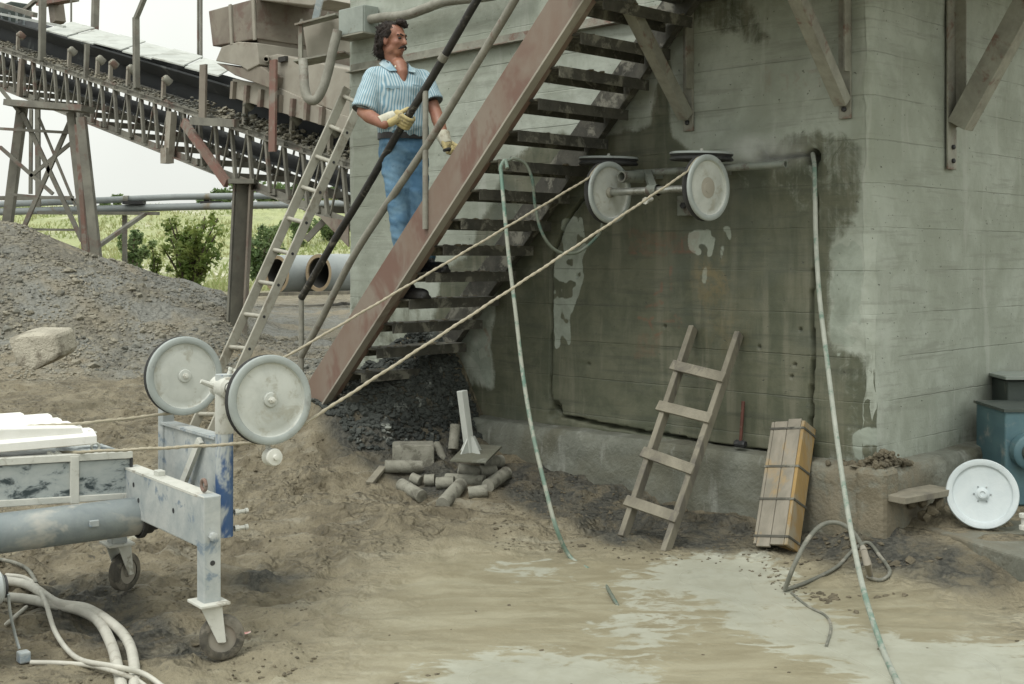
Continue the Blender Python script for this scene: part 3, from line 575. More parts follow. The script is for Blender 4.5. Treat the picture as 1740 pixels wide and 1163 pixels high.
def ledge(p0, p1, out, name):
    """a rough cast ledge from p0 to p1 along the wall, sticking out by 'out'"""
    L = (p1 - p0).length; N = int(L / 0.03); prof = [(0.16, -0.35), (0.15, 0.2), (0.135, PT - 0.045), (0.11, PT - 0.008), (0.02, PT), (-0.06, PT + 0.004)]
    fine = []
    for (a, b), (c_, d_) in zip(prof[:-1], prof[1:]):
        for k in range(5): fine.append((a + (c_ - a) * k / 5, b + (d_ - b) * k / 5))
    fine.append(prof[-1]); vsx = []; dirn = (p1 - p0).normalized(); m_ = len(fine)
    for i in range(N + 1):
        q = p0 + dirn * (L * i / N)
        for (a, b) in fine:
            w = mnoise.fractal(Vector((q.x * 4, q.y * 4, b * 5)), 1.0, 2.0, 4) * 0.022; vsx.append(q + out * (a + w) + DZ * (b + w * 0.35))
    fs = np.array([(i * m_ + k, (i + 1) * m_ + k, (i + 1) * m_ + k + 1, i * m_ + k + 1) for i in range(N) for k in range(m_ - 1)])
    return grid_mesh(name, np.array([tuple(q) for q in vsx]), fs, M['ledge'], wall)
ledge(UV(-6.75, WV, 0), UV(UR + 0.14, WV, 0), -DV, 'footing_ledge')
ledge(UV(UR, WV - 0.14, 0), UV(UR, 9.0, 0), DU, 'footing_ledge')
cb_ = MB(); cb_.box(UV(UR + 0.072, WV - 0.072, 0.07), DU * 0.088, DV * 0.088, DZ * 0.437); cb_.build('ledge_corner', M['ledge'], wall, bevel=0.03)
# ================================================================ STEEL STAIRCASE
VN, VF = 5.13, 5.955             # planes of the near and far stringers
def zc(u): return 1.748 + 1.01 * (u + 5.93)                     # stringer centre line
stair = thing('steel_staircase', 'rusty open-tread steel staircase with pipe handrail climbing the concrete wall', 'staircase', UV(-6.9, 5.5, 0.5))
a, b = UV(-7.10, VN, zc(-7.10)), UV(-4.42, VN, zc(-4.42)); d = (b - a).normalized(); t = DV.cross(d) if DV.cross(d).z > 0 else d.cross(DV)
def channel(v, w, hgt, sgn, u0, u1):
    """channel section: web towards -v, flanges pointing to +v (sgn=1)"""
    p0, p1 = UV(u0, v, zc(u0)), UV(u1, v, zc(u1)); h2 = hgt / 2; th = 0.012
    sec = [(0, -h2), (w, -h2), (w, -h2 + th), (th, -h2 + th), (th, h2 - th), (w, h2 - th), (w, h2), (0, h2)]
    return MB().prism([p0 + DV * (x * sgn) + t * y for x, y in sec], p1 - p0)
st = channel(VN - 0.035, 0.07, 0.245, 1, -7.10, -4.40).build('stringer', M['stringer'], stair, bevel=0.003)
pl = MB(); e0 = UV(-7.10, VN - 0.05, zc(-7.10)) - t * 0.128; pl.beam(e0 + t * 0.0, UV(-4.40, VN - 0.05, zc(-4.40)) - t * 0.128, 0.06, 0.012, t).build('lower_flange', M['hopper_pale'], st)
channel(VF, 0.06, 0.20, 1, -6.95, -4.40).build('stringer', M['tread'], stair, bevel=0.003)
NT_ = 15
TU = [-6.66 + 0.163 * i for i in range(-1, NT_ - 1)]; TZ = [0.84 + 0.168 * i for i in range(-1, NT_ - 1)]
rnd = random.Random(3)
for i, (u, z) in enumerate(zip(TU, TZ)):
    m = MB(); th = 0.052; dz = rnd.uniform(-0.004, 0.004)
    m.box(UV(u, (VN + VF) / 2, z - 0.006 + dz), DU * 0.105, DV * ((VF - VN) / 2 - 0.012), DZ * 0.006)
    m.box(UV(u + 0.100, (VN + VF) / 2, z - th / 2 - 0.012 + dz), DU * 0.005, DV * ((VF - VN) / 2 - 0.014), DZ * (th / 2))
    m.box(UV(u - 0.100, (VN + VF) / 2, z - th / 2 - 0.012 + dz), DU * 0.005, DV * ((VF - VN) / 2 - 0.014), DZ * (th / 2))
    tr = m.build('tread', M['tread'], stair)
    # hardened slurry crumbs along the tread
    g = MB()
    for _ in range(16):
        g.rock(UV(u + rnd.uniform(-0.1, 0.11), rnd.uniform(VN + 0.05, VF - 0.05), z + dz + 0.002), rnd.uniform(0.006, 0.017), (1.5, 1.5, 0.5), rnd=rnd)
    tag(g.build('mud_crumbs', M['clod'], tr), kind='stuff')
# handrail, mid rail and posts stand on the near stringer
VRL = VN - 0.045
def zr(u): return 1.334 + 1.012 * (u + 7.157)
pts = [UV(u, VRL, zr(u) + 0.006 * math.sin(u * 9)) for u in np.linspace(-7.157, -4.3, 26)]
hr = MB().tube(pts, 0.0255, 12).build('handrail', M['rail_black'], stair, smooth=50)
k = PV(757, 93, VRL); uc = uv_of(k)[0]
MB().tube([UV(uc - 0.035, VRL, zr(uc - 0.035)), UV(uc + 0.0, VRL, zr(uc))], 0.031, 12).build('collar', M['rail_grey'], hr, smooth=50)
mid = [PV(512, 606, VRL), PV(520, 590, VRL), PV(545, 545, VRL), PV(575, 484, VRL), PV(610, 420, VRL), PV(668, 332, VRL), PV(730, 240, VRL), PV(800, 125, VRL), PV(875, 0, VRL), PV(960, -150, VRL)]
MB().tube(smoothpath(mid, 5), 0.0245, 12).build('mid_rail', M['rail_grey'], stair, smooth=50)
for u in (-7.157, -5.845, -4.55):
    MB().tube([UV(u, VRL - 0.0, zr(u)), UV(u, VRL, zc(u) - 0.05 if u > -7 else 0.62)], 0.019, 10).build('post', M['rail_grey'], stair, smooth=50)
# ---------------------------------------------------------------- landing above, on wall brackets
ZL = 3.13
land = thing('steel_landing', 'steel landing edge at the top of the staircase', 'landing', UV(-3.9, 5.4, ZL))
MB().box(UV(-3.6, 5.5, ZL + 0.085), DU * 0.98, DV * 0.55, DZ * 0.008).build('deck', M['dusty_steel'], land)
for v in (4.98, 6.0): MB().box(UV(-3.6, v, ZL + 0.035), DU * 0.98, DV * 0.03, DZ * 0.042).build('edge_beam', M['tread'], land)
MB().box(UV(-4.55, 5.49, ZL + 0.035), DU * 0.03, DV * 0.48, DZ * 0.041).build('edge_beam', M['tread'], land)
MB().box(UV(-2.83, 7.35, ZL + 0.385), DU * 0.50, DV * 1.3, DZ * 0.008).build('deck', M['dusty_steel'], land)
MB().box(UV(-2.36, 7.35, ZL + 0.335), DU * 0.03, DV * 1.3, DZ * 0.042).build('edge_beam', M['tread'], land)
MB().box(UV(-2.83, 6.05, ZL + 0.24), DU * 0.49, DV * 0.02, DZ * 0.14).build('riser_plate', M['tread'], land)
def bracket(label, foot, out, side, topz, run, width=0.075, hw=0.035):
    """wall bracket: flat bar on the wall, raking channel strut, bolts"""
    r = thing('wall_bracket', label, 'bracket', foot, 'landing wall brackets')
    z0 = foot.z; m = MB(); th = 0.012
    m.box(foot + DZ * ((topz - z0) / 2) + out * 0.009, side * width / 2, out * th / 2, DZ * ((topz - z0) / 2 + 0.03)); pst = m.build('post_plate', M['dusty_steel'], r, bevel=0.003)
    m = MB(); m.box(foot + DZ * ((topz - z0) / 2 + 0.12) + out * 0.045 + side * (width / 2 - 0.006), side * 0.005, out * 0.03, DZ * ((topz - z0) / 2 - 0.10)); m.build('post_flange', M['dusty_steel'], pst)
    p0 = foot + out * hw + DZ * (0.055 if hw < 0.05 else 0.22); p1 = foot + out * (run + 0.03) + DZ * (topz - z0)
    d = (p1 - p0).normalized(); n_ = side.cross(d).normalized(); w = width / 2
    m = MB(); sec = [(-w, -hw), (w, -hw), (w, hw), (w - 0.008, hw), (w - 0.008, -hw + 0.008), (-w + 0.008, -hw + 0.008), (-w + 0.008, hw), (-w, hw)]
    if n_.dot(out) > 0: sec = [(a_, -b_) for a_, b_ in sec]
    m.prism([p0 + side * a_ + n_ * b_ for a_, b_ in sec], p1 - p0); m.build('strut', M['dusty_steel'], r, bevel=0.003)
    for dz in (0.02, 0.10):
        c_ = foot + DZ * dz + out * 0.016; bm = MB(); bm.lathe([(0.014, 0), (0.014, 0.012), (0.008, 0.016), (0.0, 0.017)], c_, out, 8); bm.build('bolt', M['black_iron'], r)
    return r
p = PV(1172, 215, WV); bracket('raking steel bracket right of the stair top, above the left pulleys', UV(uv_of(p)[0], WV - 0.004, p.z), -DV, DU, ZL, 0.62)
p = PV(1438, 193, WV); bracket('raking steel bracket beside the wall corner, above the drilled hole', UV(uv_of(p)[0], WV - 0.004, p.z), -DV, DU, ZL, 0.62)
p = PU(1611, 280, UR); bracket('raking steel bracket on the right-hand wall face, strut rising to the right', UV(UR + 0.012, uv_of(p)[1], p.z), DU, DV, ZL + 0.30, 0.66, 0.11, 0.06)
# ---------------------------------------------------------------- angle iron, box and conduits at the top of the wall
al = MB(); p0, p1 = UV(-7.84, WV - 0.03, 3.06), UV(-4.62, WV - 0.03, 3.09)
al.extr([(-0.03, 0), (0.03, 0), (0.03, 0.008), (-0.022, 0.008), (-0.022, 0.07), (-0.03, 0.07)], p0, p1)
tag(al.build('angle_iron', M['dusty_steel']), 'long rusty angle iron fixed along the wall behind the man', 'angle iron')
jb = thing('junction_box', 'pale grey electrical box at the top left corner of the wall', 'electrical box', UV(-7.78, WV - 0.1, 3.35))
c = (PV(572, 12, 5.9) + PV(624, 60, 5.9)) / 2
MB().box(c + DV * 0.07, DU * 0.155, DV * 0.07, DZ * 0.105).build('case', M['grey_box'], jb, bevel=0.006)
MB().box(c - DV * 0.006, DU * 0.15, DV * 0.006, DZ * 0.10).build('lid', M['grey_box'], jb, bevel=0.004)
MB().box(c + DV * 0.05 - DZ * 0.115, DU * 0.19, DV * 0.09, DZ * 0.006).build('shelf_plate', M['dusty_steel'], jb)
cb = [PV(616, 36, 5.97), PV(650, 30, 5.95), PV(690, 26, 5.95), PV(725, 14, 5.95), PV(760, 2, 5.95), PV(840, -8, 5.95), PV(900, -30, 5.95)]
tag(MB().tube(smoothpath(cb, 5), 0.036, 10).build('conduit', M['rail_grey'], smooth=60), 'thick grey conduit running along the wall top from the electrical box', 'conduit')
cb = [P(574, 52, 9.6), P(566, 84, 9.6), P(558, 120, 9.6), P(548, 152, 9.6), P(536, 170, 9.6), P(524, 168, 9.62), P(518, 150, 9.65), P(516, 120, 9.7), P(515, 104, 9.75)]
tag(MB().tube(smoothpath(cb, 6), 0.037, 12).build('conduit', M['rail_grey'], smooth=60), 'flexible grey conduit hanging in a U below the electrical box', 'conduit')
# steel stub frame left of the wall corner
sf = thing('steel_stub_frame', 'dusty steel stub frame jutting from the wall corner over the conveyor', 'steel frame', P(545, 110, 9.95))
def q4(px0, py0, px1, py1, Y0, Y1): return P(px0, py0, Y0), P(px1, py1, Y1)
a, b = q4(506, 44, 575, 26, 10.0, 9.9); MB().beam(a, b, 0.12, 0.014).build('top_flange', M['dusty_steel'], sf)
a, b = q4(506, 108, 592, 92, 10.0, 9.95); MB().beam(a, b, 0.26, 0.014).build('bottom_flange', M['dusty_steel'], sf)
a, b = q4(520, 76, 592, 58, 10.12, 10.0); MB().beam(a, b, 0.012, 0.29).build('web_plate', M['hopper_pale'], sf)
a, b = q4(511, 45, 511, 106, 10.0, 10.0); MB().beam(a, b, 0.07, 0.03).build('end_post', M['dusty_steel'], sf)
for x_ in (513, 558): MB().lathe([(0.022, 0), (0.022, 0.016), (0.012, 0.02), (0.012, 0.035), (0, 0.036)], P(x_, 42 - (x_ - 506) * 0.26, 9.99), DZ, 8).build('bolt', M['far_steel'], sf)
a, b = P(536, 34, 9.98), P(548, -20, 9.98); MB().beam(a, b, 0.05, 0.05).build('upright', M['barrel'], sf)
# ================================================================ PULLEYS
R = 0.1825
def wheel(parent, c, ax, name='pulley_wheel', hub=True, r=R, shaft=0.0):
    """grooved guide wheel: painted disc, pale rim, rubber tyre, hub with nut; ax points out of the seen face"""
    ax = Vector(ax).normalized(); c = Vector(c); k = r / R
    w = MB().lathe([(0.0, 0.004), (0.030, 0.004), (0.045, 0.0045), (0.105 * k, 0.006), (0.118 * k, 0.0035), (0.136 * k, 0.001), (0.146 * k, 0.004), (0.150 * k, 0.014)], c, ax, 48)
    w = w.build(name, M['wheel_white'], parent, smooth=50)
    MB().lathe([(0.150 * k, 0.0135), (0.153 * k, 0.0165), (0.176 * k, 0.0165), (0.1805 * k, 0.013), (0.1815 * k, 0.006), (0.1815 * k, 0.004)], c, ax, 48).build('rim', M['wheel_rim'], w, smooth=50)
    MB().lathe([(0.1810 * k, 0.004), (0.178 * k, -0.002), (0.168 * k, -0.010), (0.178 * k, -0.019), (0.1825 * k, -0.026), (0.178 * k, -0.032), (0.150 * k, -0.033), (0.06, -0.030), (0.0, -0.030)], c, ax, 48).build('tyre', M['rubber'], w, smooth=40)
    if hub:
        h = MB().lathe([(0.030, 0.004), (0.030, 0.012), (0.027, 0.015), (0.0, 0.016)], c, ax, 24).build('hub', M['wheel_white'], w, smooth=40)
        MB().lathe([(0.014, 0.015), (0.014, 0.027), (0.009, 0.028), (0.009, 0.038), (0.0, 0.039)], c, ax, 6).build('nut', M['white_paint'], h)
    return w
# ---------------------------------------------------------------- wall rig
VP_ = 5.55
cl, cr = PV(1035, 325, VP_), PV(1202, 322, VP_)
zz = (cl.z + cr.z) / 2; ul, ur = uv_of(cl)[0], uv_of(cr)[0]; cl, cr = UV(ul, VP_, zz), UV(ur, VP_, zz)
rig = thing('wall_pulley_rig', 'wire saw guide pulley rig mounted on the wall, four pale wheels on steel pipes', 'pulley rig', UV((ul + ur) / 2, WV, zz))
ax = (DU - DV * 0.04).normalized()
wl = wheel(rig, cl, ax, hub=False); wr = wheel(rig, cr, ax, hub=False)
MB().lathe([(0.032, 0.004), (0.032, 0.012), (0.024, 0.02), (0.024, 0.03)], cl, ax, 20).build('hub', M['core'], wl, smooth=40)
MB().lathe([(0.058, 0.005), (0.050, 0.0065), (0.030, 0.007), (0.029, 0.010), (0.0, 0.011)], cr, ax, 28).build('hub', M['hopper_pale'], wr, smooth=40)
MB().cyl(cl + ax * 0.02, cr - ax * 0.03, 0.0215, seg=16).build('axle', M['chrome'], rig, smooth=50)
cm = cl.lerp(cr, 0.47)
MB().lathe([(0.034, -0.035), (0.034, 0.035)], cm, ax, 16).build('clamp', M['green_pipe'], rig, smooth=40)
MB().lathe([(0.012, 0), (0.012, 0.05), (0.02, 0.05), (0.02, 0.065), (0, 0.066)], cm - DV * 0.015 - DZ * 0.05, (-DV - DZ * 0.2), 8).build('clamp_bolt', M['white_paint'], rig)
hp0, hp1 = PV(1052, 293, 5.83), PV(1335, 284, 5.83); hz = (hp0.z + hp1.z) / 2; hp0.z = hp1.z = hz
MB().pipe(hp0, hp1, 0.021, 0.016).build('cross_pipe', M['green_pipe'], rig, smooth=40)
s0 = hp0.lerp(hp1, 0.20); MB().pipe(s0 + DV * 0.02 - DZ * 0.03, s0 - DV * 0.26 - DZ * 0.035, 0.034, 0.025, depth=0.1).build('stub_pipe', M['green_pipe'], rig, smooth=40)
MB().beam(s0 - DV * 0.02, cm, 0.04, 0.04).build('drop_arm', M['green_pipe'], rig)
for f in (0.12, 0.55): MB().beam(hp0.lerp(hp1, f), hp0.lerp(hp1, f) + DV * 0.24, 0.045, 0.045).build('wall_arm', M['green_pipe'], rig)
bp = PV(1168, 350, WV - 0.03); MB().box(bp, DU * 0.055, DV * 0.03, DZ * 0.06).build('wall_plate', M['green_pipe'], rig, bevel=0.004)
MB().lathe([(0.02, 0), (0.02, 0.02), (0, 0.021)], bp - DV * 0.03, -DV, 6).build('anchor_nut', M['black_iron'], rig)
for px_, py_, v_ in ((1034, 272, 5.78), (1192, 264, 5.78)):
    c = PV(px_, py_, v_); w = wheel(rig, c, Vector((0.02, -0.03, 1)), hub=True)
    MB().cyl(c - DZ * 0.03, c - DZ * 0.10, 0.022, seg=12).build('spindle', M['green_pipe'], rig, smooth=40)
# ================================================================ WIRE SAW MACHINE
DA, DB = Vector((0.8, 0.6, 0)), Vector((0.6, -0.8, 0))                 # machine axis (to the wall) and cross axis (to the camera)
def MP(s, t, z): return Vector((-1.22 - 0.6 * s + 0.8 * t, 4.96 + 0.8 * s + 0.6 * t, z))
def PM(px, py, s):                                                     # photo pixel on the machine's plane s = const
    k = (px - CX) / F; X0, Y0 = -1.22 - 0.6 * s, 4.96 + 0.8 * s; t = (k * Y0 - X0) / (0.8 - 0.6 * k); return P(px, py, Y0 + 0.6 * t)
saw = thing('wire_saw_machine', 'dusty white and blue wire saw machine on castors with two large wheels on its mast', 'wire saw', MP(0.5, -0.3, 0))
# cross beam, legs, castors
zb = 0.66
cb = MB().box(MP(0.40, 0.0, zb - 0.105), DB * 0.46, DA * 0.035, DZ * 0.10).build('cross_beam', M['blue_dust'], saw, bevel=0.006)
MB().box(MP(0.40, 0.0, zb - 0.002), DB * 0.463, DA * 0.036, DZ * 0.005).build('dusty_top', M['white_paint'], cb)
MB().box(MP(0.52, 0.01, zb + 0.012), DB * 0.025, DA * 0.018, DZ * 0.014).build('stop_block', M['white_paint'], cb, bevel=0.004)
for s_, z_ in ((0.20, zb - 0.10), (0.60, zb - 0.12), (0.66, zb - 0.06)): MB().lathe([(0.011, -0.002), (0.011, 0.001), (0, 0.0012)], MP(s_ + 0.05, 0.0, z_) - DA * 0.0352, -DA, 14).build('pin_hole', M['black_iron'], cb)
def castor(px0, s, t, zt, yaw, lab, pale):
    c = MP(s, t, 0); g = max(gz(c.x + a_, c.y + b_) for a_ in (-0.04, 0, 0.08) for b_ in (-0.04, 0.04)) - 0.012
    leg = MB().box(Vector((c.x, c.y, (zt + 0.235) / 2 + g / 2)), DB * 0.036, DA * 0.036, DZ * ((zt - 0.235 - g) / 2)).build('leg', M['blue_dust'], saw, bevel=0.005)
    for z_ in (0.44, 0.34): MB().lathe([(0.0105, 0.0), (0.0105, 0.0012), (0, 0.0014)], Vector((c.x, c.y, z_ + 0.06)) + DB * 0.036, DB, 14).build('pin_hole', M['black_iron'], leg)
    MB().box(Vector((c.x, c.y, g + 0.233)), DB * 0.07, DA * 0.062, DZ * 0.006).build('castor_plate', M['white_paint'], leg, bevel=0.003)
    wd = Vector((math.cos(yaw), math.sin(yaw), 0)); wx = Vector((-wd.y, wd.x, 0)); wc = Vector((c.x, c.y, g + 0.090)) + wd * 0.05
    for sg in (-1, 1):
        pts = [Vector((c.x, c.y, g + 0.226)) + wd * a_ for a_ in (-0.035, 0.05)] + [wc + wd * 0.016 - DZ * 0.012, wc - wd * 0.016 - DZ * 0.012]
        MB().prism([p_ + wx * (0.034 * sg) for p_ in pts], wx * (0.006 * sg)).build('fork', M['white_paint'], leg, bevel=0.002)
    MB().lathe([(0.055, -0.026), (0.078, -0.026), (0.088, -0.018), (0.089, 0.0), (0.088, 0.018), (0.078, 0.026), (0.055, 0.026)], wc, wx, 28).build('tyre', M['dirty_rubber'], saw, smooth=40)
    MB().lathe([(0.0, -0.022), (0.02, -0.03), (0.024, -0.02), (0.056, -0.020), (0.056, 0.020), (0.024, 0.02), (0.02, 0.03), (0, 0.03)], wc, wx, 24).build('wheel_rim', M['hopper_pale'], saw, smooth=40)
castor(350, -0.03, 0.0, zb + 0.004, 0.25, '', 0)
castor(175, 1.02, 0.0, 0.60, 1.15, '', 0)
castor(0, 0.80, -1.75, 0.56, 0.4, '', 0); castor(0, 1.15, -1.75, 0.56, 0.6, '', 0)
MB().torus(MP(0.02, 0.0, zb + 0.035), DA, 0.022, 0.0075).build('lifting_eye', M['red_steel'], saw, smooth=60)
MB().lathe([(0.018, 0), (0.018, 0.02), (0.010, 0.022), (0, 0.023)], MP(-0.066, 0.0, zb - 0.155), DB, 8).build('locking_bolt', M['blue_dust'], saw)
# frame box with two stained panels
s0 = 0.80
def strip(pxpy, name, m, dep, parent, ss_=s0, bev=0.003): return MB().prism([PM(a_, b_, ss_) for a_, b_ in pxpy], -DB * dep).build(name, m, parent, bevel=bev)
fr = MB().box(MP(1.02, -1.02, 0.64), DA * 1.0, DB * 0.16, DZ * 0.085).build('frame_box', M['panel_dust'], saw)
fc_ = [(-120, 786), (226, 767), (226, 779), (-120, 799)]; strip(fc_, 'top_rail', M['white_paint'], 0.05, fr)
strip([(-120, 858), (223, 838), (223, 848), (-120, 871)], 'bottom_rail', M['white_paint'], 0.05, fr)
strip([(120, 776), (135, 775), (135, 856), (120, 857)], 'mid_post', M['white_paint'], 0.03, fr, s0 - 0.002)
strip([(-120, 799), (120, 786), (120, 844), (-120, 858)], 'side_panel', M['panel_dust'], 0.008, fr, s0 + 0.012, 0); strip([(135, 785), (225, 780), (224, 838), (135, 843)], 'side_panel', M['panel_dust'], 0.008, fr, s0 + 0.012, 0)
strip([(222, 778), (226, 778), (225, 842), (221, 842)], 'end_strip', M['black_iron'], 0.05, fr, s0 - 0.001, 0)
MB().torus(PM(162, 760, 0.98), DB, 0.018, 0.006).build('lifting_eye', M['white_paint'], saw, smooth=60)
for x_ in (82, 96): MB().beam(PM(x_, 768, 0.86), PM(x_ + 14, 778, 0.83), 0.02, 0.01).build('clip', M['white_paint'], saw)
# barrel under the frame
b0, b1 = PM(-160, 924, 0.70), PM(236, 879, 0.70); b0.z = b1.z = 0.462
MB().lathe([(0.0, 0), (0.083, 0), (0.083, 1.9), (0.076, 1.91), (0, 1.91)], b1 - DA * 1.91, DA, 32).build('barrel', M['barrel'], saw, smooth=40)
MB().lathe([(0.086, -0.01), (0.094, -0.008), (0.094, 0.012), (0.086, 0.014), (0.078, 0.016), (0.078, 0.05), (0.066, 0.055), (0.066, 0.075), (0, 0.076)], b1 - DZ * 0.004, DA, 28).build('end_cap', M['rubber'], saw, smooth=40)
MB().box(PM(160, 890, 0.61) , DA * 0.02, DB * 0.008, DZ * 0.014).build('lug', M['blue_dust'], saw, bevel=0.003)
# white ribbed cover over the drive wheel
cov = [(40, 703, 1.22), (87, 705, 1.14), (104, 712, 1.07), (121, 718, 1.00), (138, 723, 0.94), (158, 729, 0.88)]
for i, (x_, y_, s_) in enumerate(cov):
    e = PM(x_, y_, s_); m = MB(); z_ = e.z
    m.prism([e + DB * 0.055 - DZ * 0.024, e + DB * 0.004, e - DB * 0.05 + DZ * 0.002, e - DB * 0.05 - DZ * 0.05, e + DB * 0.055 - DZ * 0.06], -DA * 1.3)
    m.build('cover_rib', M['white_cover'], saw, bevel=0.003)
MB().prism([PM(a_, b_, 0.85) for a_, b_ in [(-120, 731), (138, 726), (142, 736), (136, 748), (112, 759), (-120, 781)]], -DB * 0.3).build('cover_skirt', M['white_cover'], saw, bevel=0.006)
e = PM(150, 731, 0.86); MB().prism([e, e + DA * 0.04 - DZ * 0.012, e + DA * 0.02 - DZ * 0.03, e - DA * 0.02 - DZ * 0.03], -DB * 0.05).build('cover_tab', M['white_cover'], saw)
# mast with its two wheels
T = 0.235
post = MB().lathe([(0.0, 0), (0.038, 0), (0.038, 0.44), (0.038, 0.70), (0, 0.70)], MP(0.355, T, 0.40), DZ, 24).build('mast_post', M['blue_paint'], saw, smooth=40)
MB().lathe([(0.0385, 0.0), (0.0395, 0.002), (0.0395, 0.20), (0.034, 0.205), (0.034, 0.22)], MP(0.355, T, 0.845), DZ, 24).build('post_sleeve', M['white_paint'], saw, smooth=40)
MB().box(MP(0.70, T, 0.645), DB * 0.32, DA * 0.02, DZ * 0.175).build('mast_plate', M['blue_dust'], saw, bevel=0.006)
MB().box(MP(0.70, T, 0.823), DB * 0.318, DA * 0.035, DZ * 0.006).build('plate_flange', M['blue_dust'], saw)
MB().box(MP(1.02, T, 0.70), DB * 0.03, DA * 0.03, DZ * 0.26).build('rear_post', M['blue_dust'], saw, bevel=0.005)
MB().beam(MP(0.72, T - 0.06, 0.53), MP(0.52, T - 0.04, 0.80), 0.02, 0.035).build('brace', M['white_paint'], saw)
MB().box(MP(0.72, T / 2, 0.545), DB * 0.05, DA * (T / 2 - 0.02), DZ * 0.04).build('link_beam', M['blue_dust'], saw)
za = 1.045
MB().cyl(MP(-0.06, T, za), MP(0.40, T, za), 0.026, seg=16).build('axle_bar', M['white_paint'], saw, smooth=40)
MB().cyl(MP(0.83, T, 1.06), MP(1.16, T, 1.065), 0.026, seg=16).build('axle_bar', M['white_paint'], saw, smooth=40)
MB().box(MP(1.02, T, 1.01), DB * 0.024, DA * 0.024, DZ * 0.06).build('axle_block', M['white_paint'], saw)
MB().lathe([(0.03, -0.07), (0.046, -0.06), (0.048, 0.0), (0.046, 0.06), (0.03, 0.07)], MP(0.355, T, za), DB, 20).build('axle_clamp', M['white_paint'], saw, smooth=40)
for dx, dz in ((-0.02, 0.05), (0.02, 0.055)): MB().lathe([(0.013, 0), (0.013, 0.02), (0.009, 0.021), (0.009, 0.05), (0.012, 0.05), (0.012, 0.062), (0, 0.063)], MP(0.33 + dx * 1.3, T + 0.01, za + dz - 0.03), (DZ + DA * 0.4), 8).build('clamp_bolt', M['white_paint'], saw)
MB().tube([MP(0.37, T - 0.03, za + 0.0), MP(0.37, T - 0.10, za + 0.03)], [0.014, 0.009], 8).build('clamp_lever', M['white_paint'], saw, smooth=40)
for z_ in (0.43, 0.50): MB().lathe([(0.014, 0), (0.014, 0.02), (0.009, 0.022), (0.009, 0.05), (0.013, 0.05), (0.013, 0.062), (0, 0.063)], MP(0.34, T + 0.04, z_), DA, 8).build('foot_bolt', M['white_paint'], saw)
axn = (DB + DZ * 0.06).normalized()
wA, wB = MP(-0.088, T, 1.03), MP(0.80, T, 1.06)
wheel(saw, wA, axn); wheel(saw, wB, (DB + DZ * 0.03).normalized())
rl = wA - DZ * 0.232 + DA * 0.01; MB().beam(wA - DB * 0.05, rl - DB * 0.03, 0.03, 0.015).build('roller_arm', M['white_paint'], saw)
MB().lathe([(0, -0.03), (0.030, -0.03), (0.036, -0.02), (0.024, 0.0), (0.036, 0.02), (0.032, 0.03), (0.012, 0.032), (0.01, 0.045), (0, 0.046)], rl, axn, 24).build('guide_roller', M['white_paint'], saw, smooth=40)
# ---------------------------------------------------------------- the diamond wire
RW = 0.0078
def arc(c, ax, a0, a1, r=R - 0.012, n=10):
    """points round a wheel from angle a0 to a1 in the plane (horizontal in-plane dir, z)"""
    ax = Vector(ax).normalized(); e1 = Vector((-ax.y, ax.x, 0)).normalized(); e2 = ax.cross(e1) if ax.cross(e1).z > 0 else e1.cross(ax)
    return [Vector(c) - ax * 0.010 + e1 * (r * math.cos(a)) + e2 * (r * math.sin(a)) for a in np.linspace(math.radians(a0), math.radians(a1), n)]
def beaded(pts):
    """resample a wire path every 12 mm; alternate radii give its beads"""
    out = [Vector(pts[0])]
    for a, b in zip(pts[:-1], pts[1:]):
        a, b = Vector(a), Vector(b); L = (b - a).length; k = max(int(L / 0.012), 1)
        for i in range(1, k + 1): f = i / k; out.append(a.lerp(b, f) - DZ * (0.010 * L * f * (1 - f) * (1 if L > 0.5 else 0)) + Vector((0, 0, 0.0012 * math.sin(i * 0.31 + L))))
    return out, [0.0058 if (i // 2) % 2 else 0.0078 for i in range(len(out))]
far_top = arc(cl, ax, 150, 80); 
w1 = [MP(1.0, -0.9, 0.87)] + [PM(150, 719, 0.93)] + arc(wB, DB, 262, 305) + [far_top[0] * 1.0] + far_top
tag(MB().tube(*beaded(w1), 8).build('saw_wire', M['wire'], smooth=60), 'upper tan saw wire stretched from the rear machine wheel to the left wall pulley', 'wire', 'saw wires')
far2 = arc(cr, ax, 150, 80)
w2 = [MP(0.92, -0.3, 0.74)] + arc(wA, axn, 262, 308) + far2
tag(MB().tube(*beaded(w2), 8).build('saw_wire', M['wire'], smooth=60), 'lower tan saw wire stretched from the front machine wheel to the right wall pulley', 'wire', 'saw wires')
# ================================================================ LADDERS
lad = thing('aluminium_ladder', 'long dusty aluminium ladder leaning on the left wall corner', 'ladder', P(330, 760, 9.2))
rail_l = [P(322, 742, 9.05), P(590, 150, 9.74)]; rail_r = [P(356, 742, 8.74), P(617, 163, 9.42)]
for a, b in (rail_l, rail_r):
    d = (b - a).normalized(); a = a - d * 0.12; 
    rl_ = MB(); side = (rail_r[0] - rail_l[0]); side = (side - d * side.dot(d)).normalized(); n_ = side.cross(d).normalized()
    rl_.prism([a + n_ * x_ + side * y_ for x_, y_ in ((-0.034, -0.012), (0.034, -0.012), (0.034, 0.012), (-0.034, 0.012))], (b - a)); ro = rl_.build('rail', M['alu'], lad, bevel=0.004)
    if a.x > -2.2 - 0.2 and b is rail_r[1]:
        for k in range(11):
            q = rail_r[0].lerp(rail_r[1], 0.06 + k * 0.0915); MB().lathe([(0.011, 0), (0.011, 0.0012), (0, 0.0014)], q + side * 0.0125, side, 12).build('rung_end', M['black_iron'], ro)
for k in range(11):
    f = 0.06 + k * 0.0915; MB().cyl(rail_l[0].lerp(rail_l[1], f), rail_r[0].lerp(rail_r[1], f), 0.0165, seg=10).build('rung', M['alu'], lad, smooth=50)
